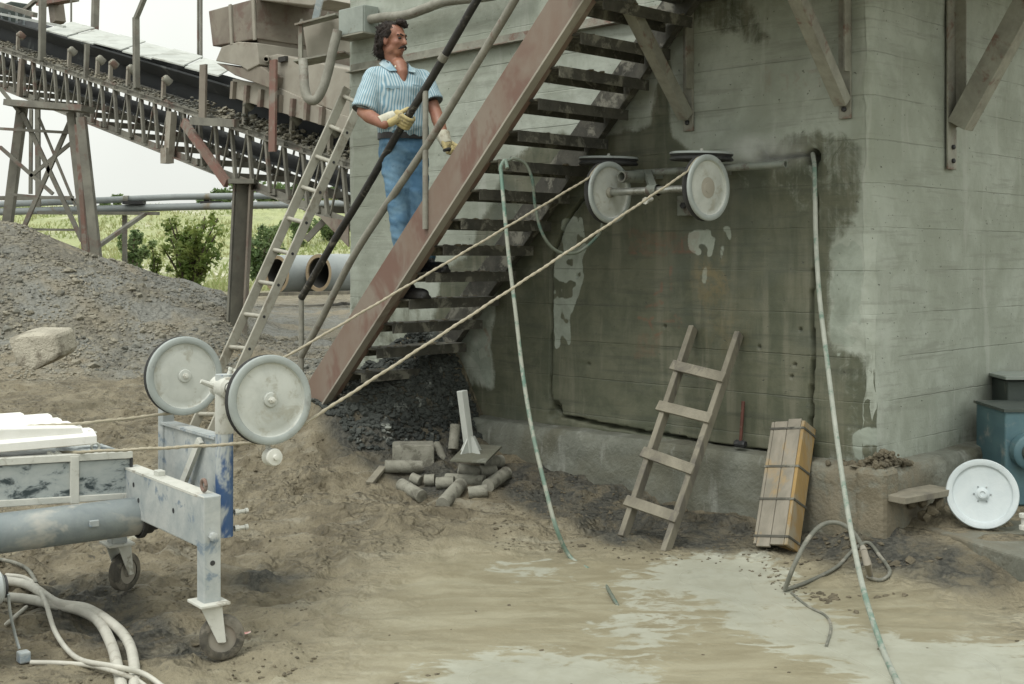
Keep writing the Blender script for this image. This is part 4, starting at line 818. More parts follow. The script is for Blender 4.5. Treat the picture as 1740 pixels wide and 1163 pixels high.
wl_ = thing('wooden_ladder', 'short grey wooden ladder of nailed boards leaning on the stained wall', 'ladder', PG(1095, 920))
L0, R0 = PG(1060, 908, 0.0), PG(1132, 934, 0.0); L1, R1 = PV(1178, 557, WV - 0.03), PV(1256, 567, WV - 0.03)
sd_ = (R0 - L0).normalized()
for a, b in ((L0, L1), (R0, R1)):
    d = (b - a).normalized(); MB().beam(a - d * 0.02, b, 0.034, 0.062, sd_.cross(d)).build('rail', M['wood_grey'], wl_, bevel=0.004)
for (xa, ya, xb, yb) in ((1140, 632, 1232, 651), (1114, 703, 1208, 722), (1086, 782, 1178, 808), (1062, 861, 1152, 886)):
    f0 = (908 - ya) / (908 - 557.0); f1 = (934 - yb) / (934 - 567.0); a, b = L0.lerp(L1, f0), R0.lerp(R1, f1); d = (b - a).normalized(); fw = (-DV * 0.9 - DZ * 0.0).normalized()
    up = (L1 - L0).normalized(); nn = d.cross(up).normalized(); nn = nn if nn.y < 0 else -nn
    MB().beam(a - d * 0.035 + nn * 0.038, b + d * 0.03 + nn * 0.038, 0.020, 0.062, up).build('rung', M['wood_grey'], wl_, bevel=0.004)
# ================================================================ HOSES AND CABLES
def hose(pts, r, m, label, cat='hose', group=None, name='hose', n=6):
    return tag(MB().tube(smoothpath(pts, n), r, 10).build(name, m, smooth=60), label, cat, group)
pa = [(862, 286, 7.22), (858, 273, 7.24), (851, 284, 7.22), (852, 300, 7.2), (858, 368, 7.1), (865, 440, 7.02), (876, 530, 6.92), (889, 640, 6.8), (905, 735, 6.68), (925, 822, 6.58), (945, 897, 6.50)]
hose([P(*q) for q in pa] + [PG(968, 946, 0.008), PG(1000, 968, -0.008)], 0.0115, M['hose_green'], 'green and white water hose hanging from a stair tread to the puddle')
pb = [(862, 275, 7.25), (873, 270, 7.25), (893, 279, 7.27), (905, 308, 7.28), (909, 348, 7.3), (919, 391, 7.3), (936, 419, 7.32), (958, 431, 7.35), (986, 427, 7.4), (1014, 403, 7.42), (1022, 388, 7.42), (1030, 350, 7.42)]
hose([P(*q) for q in pb], 0.0095, M['hose_olive'], 'slack green hose looping from the stairs to the left wall pulleys')
pc = [(1381, 262, 6.93), (1384, 285, 6.80), (1385, 340, 6.72), (1387, 420, 6.62), (1393, 510, 6.5), (1405, 610, 6.36), (1424, 760, 6.10), (1444, 890, 5.78), (1468, 1005, 5.38)]
hose([P(*q) for q in pc] + [PG(1500, 1104, 0.012), PG(1530, 1172, 0.012), PG(1560, 1260, 0.012)], 0.0125, M['hose_faded'], 'green and white water hose hanging from the drilled hole near the corner')
hose([PG(1030, 996, -0.01), PG(1037, 1008, 0.012), PG(1044, 1020, 0.012), PG(1052, 1034, -0.012)], 0.009, M['hose_olive'], 'short bit of dark hose surfacing in the pale puddle')
lp = [(1333, 1003), (1352, 955), (1374, 915), (1398, 892), (1424, 889), (1448, 903), (1466, 930), (1474, 950)]
lpY = [None, 5.95, 6.05, 6.12, 6.15, 6.12, 6.08, 6.03]
g_ = hose([PG(1333, 1003, 0.01)] + [P(a_, b_, y_) for (a_, b_), y_ in list(zip(lp, lpY))[1:]] + [PG(1480, 976, 0.016)], 0.0115, M['hose_dark'], 'dark hose looped in an arch over the mud by the wall foot')
hose([PG(1333, 1003, 0.008), PG(1370, 990, 0.01), PG(1420, 965, 0.012), PG(1447, 938, 0.012), PG(1474, 922, 0.012), PG(1495, 945, 0.012), PG(1512, 972, 0.012), PG(1496, 986, 0.01), PG(1474, 980, 0.01)], 0.0095, M['hose_dark'], 'thin dark cable lying in a loop on the mud', 'cable', name='cable')
nz0 = thing('hose_nozzle', 'tan hose nozzle lying at the end of the dark looped hose', 'nozzle', PG(1474, 960))
MB().tube([P(1468, 938, 6.05), P(1474, 958, 5.99), PG(1479, 978, 0.018)], [0.017, 0.020, 0.014], 10).build('barrel', M['wood_pale'], nz0, smooth=50)
MB().tube([P(1466, 930, 6.08), P(1468, 938, 6.05)], [0.0135, 0.019], 10).build('ferrule', M['hopper_pale'], nz0, smooth=50)
hose([PG(1345, 1008, 0.004), PG(1372, 1030, 0.004), PG(1402, 1046, 0.004), PG(1412, 1066, 0.004), PG(1404, 1098, 0.004)], 0.006, M['hose_dark'], 'thin cord trailing across the pale slurry', 'cord', name='cord')
def level(p):
    zs_ = [max(max(gz(q.x + a_, q.y + b_) for a_ in (-.05, 0, .05) for b_ in (-.05, 0, .05)) + 0.012, q.z - 0.01) for q in p]
    return [Vector((q.x, q.y, (zs_[max(i - 1, 0)] + 2 * zs_[i] + zs_[min(i + 1, len(p) - 1)]) / 4)) for i, q in enumerate(p)]
H1 = [(-60, 1010), (10, 1015), (49, 1020), (90, 1026), (136, 1043), (168, 1067), (190, 1099), (200, 1133), (207, 1166), (214, 1230)]
H2 = [(-60, 980), (17, 994), (54, 1007), (97, 1022), (150, 1036), (195, 1065), (219, 1097), (228, 1125), (228, 1166), (232, 1230)]
hose(level([PG(a_, b_, 0.024) for a_, b_ in H1]), 0.0225, M['hose_white'], 'thick white hose curving at bottom left, inner of the pair', 'hose', 'thick white hoses')
hose(level([PG(a_, b_, 0.030) for a_, b_ in H2]), 0.0215, M['hose_white'], 'thick white hose curving at bottom left, outer of the pair', 'hose', 'thick white hoses')
hose([PG(a_, b_, c_) for a_, b_, c_ in ((10, 978, 0.03), (41, 982, 0.03), (63, 997, 0.05), (78, 1026, 0.062), (92, 1070, 0.02), (114, 1104, 0.012), (141, 1123, 0.012), (195, 1133, 0.058), (243, 1145, 0.03), (280, 1170, 0.012), (320, 1200, 0.012))], 0.0105, M['hose_white'], 'thin white cable crossing over the thick hoses', 'cable', name='cable')
hose([PG(a_, b_, c_) for a_, b_, c_ in ((52, 1126, 0.01), (100, 1127, 0.01), (150, 1131, 0.012), (190, 1140, 0.058), (232, 1156, 0.03), (262, 1180, 0.01))], 0.0095, M['hose_white'], 'thin grey cable running from the plug along the ground', 'cable', name='cable')
hose([PG(a_, b_, c_) for a_, b_, c_ in ((-30, 945, 0.05), (0, 951, 0.04), (29, 958, 0.02), (49, 970, 0.02), (62, 992, 0.03))], 0.0095, M['hose_dark'], 'thin dark cable coming out below the machine barrel', 'cable', name='cable')
hose([PG(10, 1062, 0.012), PG(26, 1048, 0.014), PG(45, 1032, 0.012)], 0.0095, M['hose_white'], 'short pale cable end beside the blue motor', 'cable', name='cable')
plug = thing('cable_plug', 'pale grey cable plug lying on the mud at bottom left', 'plug', PG(40, 1116))
c = PG(40, 1116, 0.025); d = (PG(54, 1126, 0.025) - c).normalized(); s_ = d.cross(DZ)
MB().box(c, d * 0.026, s_ * 0.022, DZ * 0.022).build('housing', M['blue_dust'], plug, bevel=0.006)
MB().tube([c - d * 0.02, c - d * 0.05 + DZ * 0.005], [0.016, 0.01], 10).build('gland', M['white_paint'], plug, smooth=50)
hose([P(14, 1010, 4.9), P(18, 1045, 4.95), P(26, 1080, 5.0), PG(33, 1103, 0.03)], 0.006, M['blue_dust'], 'thin blue grey lead going up from the plug to the motor', 'cable', name='cable')
mo = thing('electric_motor', 'blue grey electric motor end at the left edge below the barrel', 'motor', P(-10, 1030, 4.85))
c = P(-14, 1000, 4.9); MB().lathe([(0.0, 0), (0.05, 0), (0.066, 0.012), (0.068, 0.05), (0.068, 0.3), (0, 0.3)], c + DA * 0.04, -DA, 24).build('housing', M['blue_dust'], mo, smooth=40)
MB().lathe([(0.045, 0), (0.045, 0.012), (0.03, 0.014), (0, 0.014)], c + DA * 0.04, DA, 20).build('end_cover', M['black_iron'], mo, smooth=40)
for k in (-1, 1): MB().box(Vector((c.x, c.y, 0.09)) - DA * 0.1 + DB * 0.05 * k, DA * 0.1, DB * 0.012, DZ * 0.11).build('foot', M['blue_dust'], mo)
# ================================================================ THINGS AT THE WALL FOOT
crate = thing('wooden_core_box', 'banded wooden box with a yellow side leaning upright on the footing ledge', 'box', PG(1320, 935))
Bc, Tc = PG(1318, 934, 0.0), PV(1349, 722, WV - 0.10); ax_ = (Tc - Bc); L_ = ax_.length; ax_ = ax_.normalized(); eu = (DU - ax_ * DU.dot(ax_)).normalized(); ev_ = ax_.cross(eu).normalized(); ev_ = ev_ if ev_.dot(DV) > 0 else -ev_
W_, D_ = 0.082, 0.056
for k in (-1, 1): MB().box(Bc + ax_ * (L_ / 2 + 0.006 * k) - ev_ * D_ + eu * (W_ / 2 * k), eu * (W_ / 2 - 0.0015), ev_ * 0.010, ax_ * (L_ / 2)).build('plank', M['wood_pale'], crate, bevel=0.003)
MB().box(Bc + ax_ * (L_ / 2) + eu * (W_ + 0.010), eu * 0.010, ev_ * (D_ + 0.009), ax_ * (L_ / 2 - 0.006)).build('plank', M['wood_yellow'], crate, bevel=0.003)
MB().box(Bc + ax_ * (L_ / 2) - eu * (W_ + 0.010), eu * 0.009, ev_ * (D_ + 0.009), ax_ * (L_ / 2 - 0.008)).build('plank', M['wood_pale'], crate, bevel=0.003)
MB().box(Bc + ax_ * (L_ / 2) + ev_ * D_, eu * W_, ev_ * 0.009, ax_ * (L_ / 2)).build('plank', M['wood_yellow'], crate, bevel=0.003)
MB().box(Bc + ax_ * (L_ - 0.02), eu * (W_ - 0.002), ev_ * (D_ - 0.012), ax_ * 0.01).build('end_board', M['wood_pale'], crate)
for f in (0.07, 0.36, 0.62, 0.93):
    m = MB(); c = Bc + ax_ * (L_ * f); tl = ax_ + eu * random.uniform(-0.05, 0.05)
    m.box(c - ev_ * (D_ + 0.0125), eu * (W_ + 0.022), ev_ * 0.0015, tl * 0.006); m.box(c + eu * (W_ + 0.0225), eu * 0.0015, ev_ * (D_ + 0.013), tl * 0.006); m.build('band', M['tread'], crate)
ham = thing('sledgehammer', 'sledgehammer standing on its black head on the ledge, red handle up', 'hammer', PV(1258, 772, WV - 0.06))
hb_ = PV(1258, 764, WV - 0.06); hb_.z = PT + 0.035
MB().tube([hb_ - DZ * 0.01, PV(1263, 682, WV - 0.035)], [0.0095, 0.011], 10).build('handle', M['hammer'], ham, smooth=50)
MB().lathe([(0.0, -0.036), (0.018, -0.036), (0.023, -0.028), (0.021, 0.0), (0.023, 0.028), (0.018, 0.036), (0, 0.036)], hb_, DU, 8).build('head', M['black_iron'], ham)
# steel foot stand, block, cores
stn = thing('steel_base_stand', 'pale steel post on a gusseted square base plate resting on the concrete cores', 'stand', P(805, 785, 7.85))
pc0 = P(805, 773, 7.85); tilt = (P(785, 664, 7.85) - P(799, 752, 7.85)).normalized()
MB().prism([P(765, 785, 7.62), P(826, 788, 7.55), P(853, 761, 8.02), P(793, 757, 8.1)], DZ * 0.012).build('base_plate', M['ledge'], stn, bevel=0.002)
MB().beam(P(799, 772, 7.84), P(785, 664, 7.84), 0.05, 0.05, DV).build('post', M['cover_sheet'], stn, bevel=0.004)
for o_, m_ in ((DU, 1), (DV, 1)):
    b_ = P(800, 774, 7.84); MB().prism([b_ - o_ * 0.10, b_ + o_ * 0.10, b_ + o_ * 0.028 + DZ * 0.12, b_ - o_ * 0.028 + DZ * 0.12], o_.cross(DZ) * 0.01).build('gusset', M['cover_sheet'], stn)
blk = MB(); c = PG(698, 800, 0.0); c.z = gz(c.x, c.y) + 0.075; blk.box(c + vec(0, 0.18, 0.01), vec(0.135, 0.01, 0), vec(-0.01, 0.10, 0), vec(0, 0.012, 0.08))
o = blk.build('concrete_offcut', M['core'], bevel=0.008); tag(o, 'rectangular concrete offcut lying behind the concrete cores', 'concrete block')
CORES = [((654, 793), (717, 794), 0.041, 'pale concrete core lying in front of the rectangular offcut'), ((682, 824), (717, 844), 0.040, 'leftmost front concrete core of the heap, pointing to the right front'),
         ((783, 824), (752, 858), 0.044, 'front concrete core of the heap, its round end facing the camera'), ((742, 822), (772, 820), 0.039, 'short concrete core behind the front one'),
         ((758, 815), (823, 819), 0.040, 'long concrete core lying crosswise in the middle of the heap'), ((779, 797), (815, 804), 0.038, 'concrete core just below the left edge of the base plate'),
         ((817, 802), (842, 800), 0.038, 'short concrete core below the right edge of the base plate'), ((829, 826), (860, 804), 0.041, 'darker concrete core at the right end of the heap'),
         ((796, 838), (828, 834), 0.038, 'pale broken concrete core at the right front of the heap'), ((829, 785), (852, 784), 0.040, 'concrete core showing right of the base plate'),
         ((722, 817), (739, 816), 0.038, 'stubby concrete core between the left and middle cores'), ((699, 812), (714, 818), 0.034, 'small concrete core end left of the heap')]
rc = random.Random(5)
for (a, b, r, lab) in CORES:
    q0, q1 = PG(a[0], a[1], r * 0.8), PG(b[0], b[1], r * 0.8); d = (q1 - q0).normalized(); N_ = 7
    pts = [q0.lerp(q1, i / N_) for i in range(N_ + 1)]; m = MB().tube([q0 - d * 0.001] + pts + [q1 + d * 0.001], [r * 0.86] + [r * (1 + rc.uniform(-0.02, 0.02)) for _ in pts] + [r * 0.86], 18)
    tag(m.build('concrete_core', M['core'], smooth=45), lab, 'concrete core', 'drilled concrete cores')
a, b = P(740, 758, 8.35), P(754, 792, 8.2)
tag(MB().tube([a, a.lerp(b, .5), b], 0.042, 18).build('concrete_core', M['core'], smooth=45), 'concrete core leaning upright between the offcut and the base plate', 'concrete core', 'drilled concrete cores')
a, b = P(774, 722, 8.3), P(770, 764, 8.25)
tag(MB().tube([a, a.lerp(b, .5), b], 0.035, 18).build('concrete_core', M['core'], smooth=45), 'dark concrete core standing behind the pale steel post', 'concrete core', 'drilled concrete cores')
tag(MB().beam(PG(628, 822, 0.012), PG(651, 794, 0.03), 0.05, 0.022).build('wood_scrap', M['wood_grey'], bevel=0.003), 'short wooden lath lying at the left end of the cores', 'wood scrap')
# ---------------------------------------------------------------- right-hand corner
slab = MB(); pts = [PZ(1556, 884, 0.20), PZ(1660, 916, 0.20), PZ(1800, 958, 0.20), PZ(1900, 880, 0.20), PV(1800, 800, 7.6), PZ(1600, 845, 0.20)]
for q in pts: q.z = 0.176
slab.prism(pts, -DZ * 0.3); tag(slab.build('concrete_slab', M['ledge'], bevel=0.012), 'low worn concrete slab edge under the loose wheel', 'slab')
lw = thing('loose_pulley_wheel', 'loose bluish white pulley wheel leaning against the teal cabinet', 'wheel', PZ(1668, 893, 0.205))
c = P(1669, 840, 6.55); dn = Vector((-0.30, -0.93, 0.22)).normalized()
M['wheel_blue'] = mat('wheel_bluewhite', (0.56, 0.615, 0.63), (0.50, 0.56, 0.58), 8, 0.6, dirt=(0.36, 0.39, 0.39), dscale=9, damt=0.66, bump=0.2)
w = MB().lathe([(0.0, 0.004), (0.140, 0.004), (0.146, 0.006), (0.150, 0.016)], c, dn, 48).build('disc', M['wheel_blue'], lw, smooth=50)
MB().lathe([(0.150, 0.0155), (0.153, 0.018), (0.178, 0.018), (0.182, 0.013), (0.1825, -0.01), (0.175, -0.016), (0.182, -0.022), (0.1825, -0.034), (0.0, -0.034)], c, dn, 48).build('rim', M['wheel_blue'], lw, smooth=40)
hb2 = MB().lathe([(0.034, 0.004), (0.034, 0.010), (0.024, 0.012), (0.024, 0.030), (0.014, 0.032), (0.012, 0.026), (0, 0.026)], c, dn, 28).build('hub', M['wheel_blue'], lw, smooth=40)
_, s_, t_ = basis(dn)
for k in range(6):
    a = k * math.pi / 3; MB().lathe([(0.005, 0), (0.005, 0.005), (0, 0.006)], c + dn * 0.004 + (s_ * math.cos(a) + t_ * math.sin(a)) * 0.042, dn, 6).build('bolt', M['barrel'], lw)
bd_ = MB(); a, b = PZ(1522, 852, 0.36), PZ(1608, 836, 0.36); bd_.beam(a + vec(0, 0.06, 0), b + vec(0, 0.06, 0), 0.16, 0.035)
tag(bd_.build('wooden_board', M['wood_grey'], bevel=0.004), 'muddy wooden board sticking out from the wall foot left of the loose wheel', 'board')
bk = MB(); q = PZ(1560, 866, 0.30); rr = random.Random(9)
for k in range(9): bk.rock(q + vec(rr.uniform(0.0, 0.16), rr.uniform(0.12, 0.2), rr.uniform(-0.07, 0.0)), rr.uniform(0.02, 0.04), rnd=rr)
tag(bk.build('mud_heap', M['clod']), 'small heap of mud lumps under the muddy board', None, None, 'stuff')
cab = thing('teal_cabinet', 'teal blue machine cabinet with a round motor at the right edge', 'cabinet', P(1740, 900, 7.0))
c = P(1708, 700, 6.95); zt = c.z; m = MB(); cc = c + DU * 0.0 + DV * 0.0
MB().box(Vector((c.x, c.y, (zt + 0.22) / 2)) + Vector((0.33, 0.22, 0)), vec(0.33, 0.0, 0), vec(0, 0.22, 0), DZ * ((zt - 0.22) / 2)).build('body', M['teal_paint'], cab, bevel=0.012)
MB().box(Vector((c.x + 0.33, c.y + 0.22, zt + 0.006)), vec(0.34, 0, 0), vec(0, 0.23, 0), DZ * 0.008).build('top_plate', M['dark_green'], cab)
MB().lathe([(0.0, 0), (0.085, 0), (0.10, -0.012), (0.10, -0.08)], P(1755, 770, 6.86), vec(0, -1, 0), 32).build('motor_flange', M['teal_paint'], cab, smooth=40)
MB().lathe([(0.0, 0), (0.05, 0), (0.055, -0.012)], P(1755, 770, 6.84), vec(0, -1, 0), 32).build('motor_cap', M['dark_green'], cab, smooth=40)
tk = thing('green_tank', 'dark green tank with an overhanging lid behind the teal cabinet', 'tank', P(1740, 760, 7.5))
c = P(1712, 642, 7.45); MB().box(Vector((c.x + 0.35, c.y + 0.15, (c.z + 0.2) / 2 - 0.02)), vec(0.35, 0, 0), vec(0, 0.15, 0), DZ * ((c.z - 0.2) / 2)).build('body', M['dark_green'], tk, bevel=0.01)
MB().box(Vector((c.x + 0.33, c.y + 0.13, c.z)), vec(0.36, 0, 0.0), vec(0, 0.18, 0), DZ * 0.010).build('lid', M['grey_box'], tk, bevel=0.003)
vf = thing('pipe_fitting', 'small white pipe fitting at the right edge below the cabinet', 'fitting', PZ(1738, 905, 0.205))
q = PZ(1742, 900, 0.22); MB().lathe([(0.0, 0), (0.03, 0), (0.03, 0.02), (0.02, 0.022), (0.02, 0.06), (0.03, 0.062), (0.03, 0.08), (0, 0.08)], q, DZ, 12).build('body', M['white_paint'], vf, smooth=40)
MB().cyl(q + DZ * 0.04, q + DZ * 0.04 + vec(0.06, -0.01, 0), 0.015, seg=10).build('branch', M['white_paint'], vf, smooth=40)
tp = MB(); c = PG(414, 1077, 0.02); 
for k in range(5):
    tp.add([c + vec(-0.03 + k * 0.012, -0.012 + 0.003 * (k % 2), 0.003 * (k % 3)), c + vec(-0.018 + k * 0.012, -0.012 + 0.003 * ((k + 1) % 2), 0.003 * ((k + 1) % 3)), c + vec(-0.018 + k * 0.012, 0.012, 0.003 * ((k + 1) % 3) + 0.002), c + vec(-0.03 + k * 0.012, 0.012, 0.003 * (k % 3) + 0.002)], [(0, 1, 2, 3)])
tag(tp.build('tape_scrap', M['tape_red']), 'scrap of red and white tape on the mud by the front castor', 'tape')
# ================================================================ RUBBLE, CLODS, ROCK
rr = random.Random(11)
rub = MB()
for _ in range(5200):
    u = rr.gauss(-6.62, 0.30); v = rr.uniform(5.05, 6.0); q = UV(u, v, 0)
    if u > -5.95 or u < -7.4: continue
    z = gz(q.x, q.y)
    if z < 0.34 or rr.random() > (z - 0.25) * 2.2: continue
    rub.rock(Vector((q.x, q.y, z + 0.006)), rr.uniform(0.008, 0.030), (1, rr.uniform(0.6, 1), rr.uniform(0.5, 0.9)), 0.35, rr)
tag(rub.build('rubble', M['shaded_wet_stone']), 'dark broken stone rubble heaped under the foot of the stairs', None, None, 'stuff')
cl_ = MB()
for _ in range(26000):
    x, y = rr.uniform(-3.2, 3.6), 4.2 + 7.5 * rr.random() ** 1.5
    X_, Y_ = to_px(np.array(x), np.array(y), np.array(0.1)); pr = 0.06
    if -20 < X_ < 560: pr = 0.45
    if 1250 < X_ < 1760 and 870 < Y_ < 1010: pr = 0.95
    if 840 < X_ < 1300 and 790 < Y_ < 930: pr = 0.8
    if 560 < X_ < 720 and 660 < Y_ < 800: pr = 1.0
    if 560 < X_ < 1760 and Y_ > 935 and not (X_ > 1250 and Y_ < 985): pr = 0.012
    if Y_ > 930 and any(bool(inpoly(X_, Y_, q_)) for q_ in SL[:5]): continue
    if rr.random() > pr or mnoise.noise(Vector((x * 2.1, y * 2.1, 3))) < -0.12: continue
    u, v = (x - y) / S2, (x + y) / S2
    if v > WV - 0.17 and UL < u < UR + 0.2: continue
    if u >= UR and 1.9 < x and y > 6.2: continue
    r = rr.uniform(0.003, 0.0085) * (2.0 if rr.random() < 0.05 else 1)
    if X_ > 1380 and 880 < Y_ < 1005: r *= 1.9
    cl_.rock(Vector((x, y, gz(x, y) + r * 0.15)), r, (1.4, 1.0, 0.6), 0.4, rr)
tag(cl_.build('mud_clods', M['clod']), 'crumbled mud clods scattered over the yard', None, None, 'stuff')
gvl = MB()
for _ in range(5200):
    y = 13.0 + 3.8 * rr.random(); px_ = rr.uniform(-30, 600); x = (px_ - CX) / F * y
    if mnoise.noise(Vector((x * 0.9, y * 0.9, 1))) < -0.25: continue
    r = rr.uniform(0.007, 0.024) * (2.6 if rr.random() < 0.03 else 1); gvl.rock(Vector((x, y, gz(x, y) + r * 0.2)), r, (1, 1, 0.75), 0.35, rr)
tag(gvl.build('gravel', M['stone']), 'loose grey gravel on the slope of the heap', None, None, 'stuff')
mp = MB(); c0 = UV(UR + 0.10, WV - 0.05, PT)
for _ in range(420):
    s_, q_ = rr.gauss(0, 0.10), rr.gauss(0, 0.11); base = c0 + DU * s_ + DV * (q_ + 0.05); hgt = 0.09 * math.exp(-(s_ ** 2 + q_ ** 2) / 0.012)
    if uv_of(base)[0] < UR and uv_of(base)[1] > WV: continue
    if uv_of(base)[1] > WV + 0.25 or uv_of(base)[0] > UR + 0.13 or uv_of(base)[1] < WV - 0.13: continue
    mp.rock(base + DZ * (rr.random() * hgt), rr.uniform(0.008, 0.024), (1.0, 1, 0.9), 0.3, rr)
tag(mp.build('mud_pile', M['clod']), 'crumbly brown mud piled on the ledge at the wall corner', None, None, 'stuff')
rk = MB(); q = PG(56, 596, 0.05); q = q + vec(0, 0.0, 0.0); ph = []
rk.prism([q + vec(-0.22, 0, 0.10), q + vec(-0.12, -0.05, -0.13), q + vec(0.02, -0.06, -0.17), q + vec(0.22, 0, -0.06), q + vec(0.17, 0.02, 0.13), q + vec(-0.10, 0.04, 0.13)], vec(0.06, 0.30, 0.05))
tag(rk.build('boulder', M['pale_rock'], bevel=0.035), 'pale angular boulder lying on the gravel heap at left', 'boulder')
# ================================================================ CONVEYOR
VC = 8.75
conv = thing('belt_conveyor', 'inclined belt conveyor on a dusty lattice truss descending behind the wall', 'conveyor', UV(-13, 9.2, 0.6))
def ztop(u): # top chord height on the near truss
    a, b = PV(0, 82, VC), PV(586, 277, VC); ua, ub = uv_of(a)[0], uv_of(b)[0]; return a.z + (b.z - a.z) * (u - ua) / (ub - ua)
def zbot(u):
    a, b = PV(0, 146, VC), PV(583, 376, VC); ua, ub = uv_of(a)[0], uv_of(b)[0]; return a.z + (b.z - a.z) * (u - ua) / (ub - ua)
U0, U1 = -31.0, -10.6
angle = [(-0.045, -0.045), (0.045, -0.045), (0.045, -0.035), (-0.035, -0.035), (-0.035, 0.045), (-0.045, 0.045)]
for v in (VC, VC + 1.05):
    MB().extr(angle, UV(U0, v, ztop(U0)), UV(U1, v, ztop(U1))).build('top_chord', M['far_steel'], conv)
    MB().extr(angle, UV(U0, v, zbot(U0)), UV(U1, v, zbot(U1))).build('bottom_chord', M['far_steel'], conv)
    k = 0; u = -30.6; step = 0.30
    while u < -10.8:
        up = u + step
        MB().beam(UV(u, v - 0.01, ztop(u)), UV(u + 0.10, v - 0.01, zbot(u + 0.10)), 0.042, 0.042).build('truss_web', M['far_steel'], conv)
        MB().beam(UV(u + 0.10, v + 0.03, zbot(u + 0.1)), UV(up + 0.02, v + 0.03, ztop(up + 0.02)), 0.022, 0.022).build('truss_diagonal', M['far_steel'], conv)
        u = up + 0.09
for i in range(22):
    u = -30.0 + i * 0.9; MB().beam(UV(u, VC, zbot(u) + 0.02), UV(u, VC + 1.05, zbot(u) + 0.02), 0.06, 0.08).build('cross_member', M['far_steel'], conv)
# debris plate on the top chord, belt, idlers
dp = MB(); dp.prism([UV(U0, VC + 0.02, ztop(U0) + 0.03), UV(U1, VC + 0.02, ztop(U1) + 0.03), UV(U1, VC + 1.0, ztop(U1) + 0.03), UV(U0, VC + 1.0, ztop(U0) + 0.03)], -DZ * 0.02); dp.build('deck_plate', M['far_steel'], conv)
bt = MB(); zo = 0.34
sec = [(0.12, 0.12), (0.32, -0.05), (0.73, -0.05), (0.93, 0.12), (0.93, 0.145), (0.73, -0.02), (0.32, -0.02), (0.12, 0.145)]
p0 = UV(U0, VC, ztop(U0) + zo); p1 = UV(U1, VC, ztop(U1) + zo); bt.prism([p0 + DV * a + DZ * b for a, b in sec], p1 - p0); belt = bt.build('belt', M['belt'], conv)
rt = MB(); rt.prism([UV(U0, VC + 0.12, ztop(U0) - 0.35), UV(U0, VC + 0.93, ztop(U0) - 0.35), UV(U0, VC + 0.93, ztop(U0) - 0.32), UV(U0, VC + 0.12, ztop(U0) - 0.32)], UV(U1, 0, ztop(U1)) - UV(U0, 0, ztop(U0))); rt.build('return_belt', M['belt'], conv)
skb = MB(); skb.prism([UV(U0, VC + 0.50, ztop(U0) + 0.05), UV(U0, VC + 0.55, ztop(U0) + 0.05), UV(U0, VC + 0.55, ztop(U0) + 0.36), UV(U0, VC + 0.50, ztop(U0) + 0.36)], UV(U1, 0, ztop(U1)) - UV(U0, 0, ztop(U0))); skb.build('belt_apron', M['belt'], conv)
for x_, y_ in ((30, 75), (117, 112), (165, 125), (187, 130), (217, 142), (277, 163), (415, 205), (495, 233), (560, 255)):
    p = PV(x_, y_, VC + 0.06); u = uv_of(p)[0]; z0 = ztop(u) + 0.03
    br = MB().beam(UV(u, VC + 0.06, z0), UV(u + 0.03, VC + 0.06, z0 + 0.30), 0.05, 0.05, DV).build('idler_bracket', M['hopper_pale'], conv)
    MB().lathe([(0, -0.02), (0.045, -0.02), (0.06, 0.0), (0.06, 0.10), (0, 0.12)], UV(u + 0.03, VC + 0.07, z0 + 0.29), (DV - DZ * 0.75), 14).build('idler_roller', M['dusty_steel'], br, smooth=40)
rr = random.Random(21); spl = MB()
for _ in range(1500):
    u = rr.uniform(-23, U1); r = rr.uniform(0.012, 0.030) * (1.5 if u > -14.5 else 1); spl.rock(UV(u, VC + rr.uniform(0.0, 0.3), ztop(u) + 0.04 + rr.random() ** 2 * (0.14 if u > -15 else 0.05)), r, (1, 1, 0.6), 0.35, rr)
tag(spl.build('spilled_stone', M['stone'], conv), kind='stuff')
# cover sheets over the belt
f0, f1 = PV(72, 50, VC + 0.1), PV(372, 126, VC + 0.1); k0, k1 = PV(122, 37, VC + 0.95), PV(400, 110, VC + 0.95)
for i in range(6):
    a, b = i / 6 + 0.003, (i + 1) / 6 - 0.003; q = [f0.lerp(f1, a), f0.lerp(f1, b), k0.lerp(k1, b), k0.lerp(k1, a)]
    q = [p - DZ * (0.02 * (i % 2)) for p in q]; MB().prism(q, -DZ * 0.02).build('cover_sheet', M['cover_sheet'], conv)
def post(x0, y0, x1, y1, v, w, m, name='post'): return MB().beam(PV(x0, y0, v), PV(x1, y1, v), w, w, DV).build(name, m, conv)
post(73, -30, 71, 104, VC, 0.09, M['far_steel']); post(148, 75, 146, 132, VC, 0.06, M['far_steel']); post(231, 30, 232, 150, VC, 0.075, M['far_steel']); post(231, 32, 250, -14, VC, 0.06, M['far_steel'])
for x_ in (337, 342): post(x_, -20, x_, 100, VC + 1.2, 0.03, M['far_steel'])
post(163, -20, 161, 52, VC + 1.2, 0.10, M['far_steel']); post(121, -10, 121, 40, VC + 1.2, 0.025, M['far_steel'])
MB().beam(PV(346, 110, VC - 0.12), PV(344, 204, VC - 0.12), 0.03, 0.15, DU).build('channel_post', M['hopper'], conv)
MB().beam(PV(465, 102, 8.5), PV(463, 258, 8.5), 0.03, 0.13, DU).build('channel_post', M['red_steel'], conv)
MB().beam(PV(326, 206, VC - 0.15), PV(402, 210, VC - 0.15), 0.07, 0.10).build('bracket_beam', M['far_steel'], conv)
MB().beam(PV(312, 208, VC - 0.1), PV(386, 312, VC - 0.1), 0.06, 0.12).build('hanger', M['red_steel'], conv)
MB().beam(PV(292, 190, VC - 0.06), PV(287, 262, VC - 0.06), 0.09, 0.13, DU).build('hanger', M['hopper_pale'], conv); MB().beam(PV(284, 252, VC - 0.08), PV(284, 278, VC - 0.08), 0.12, 0.15, DU).build('shoe', M['hopper_pale'], conv)
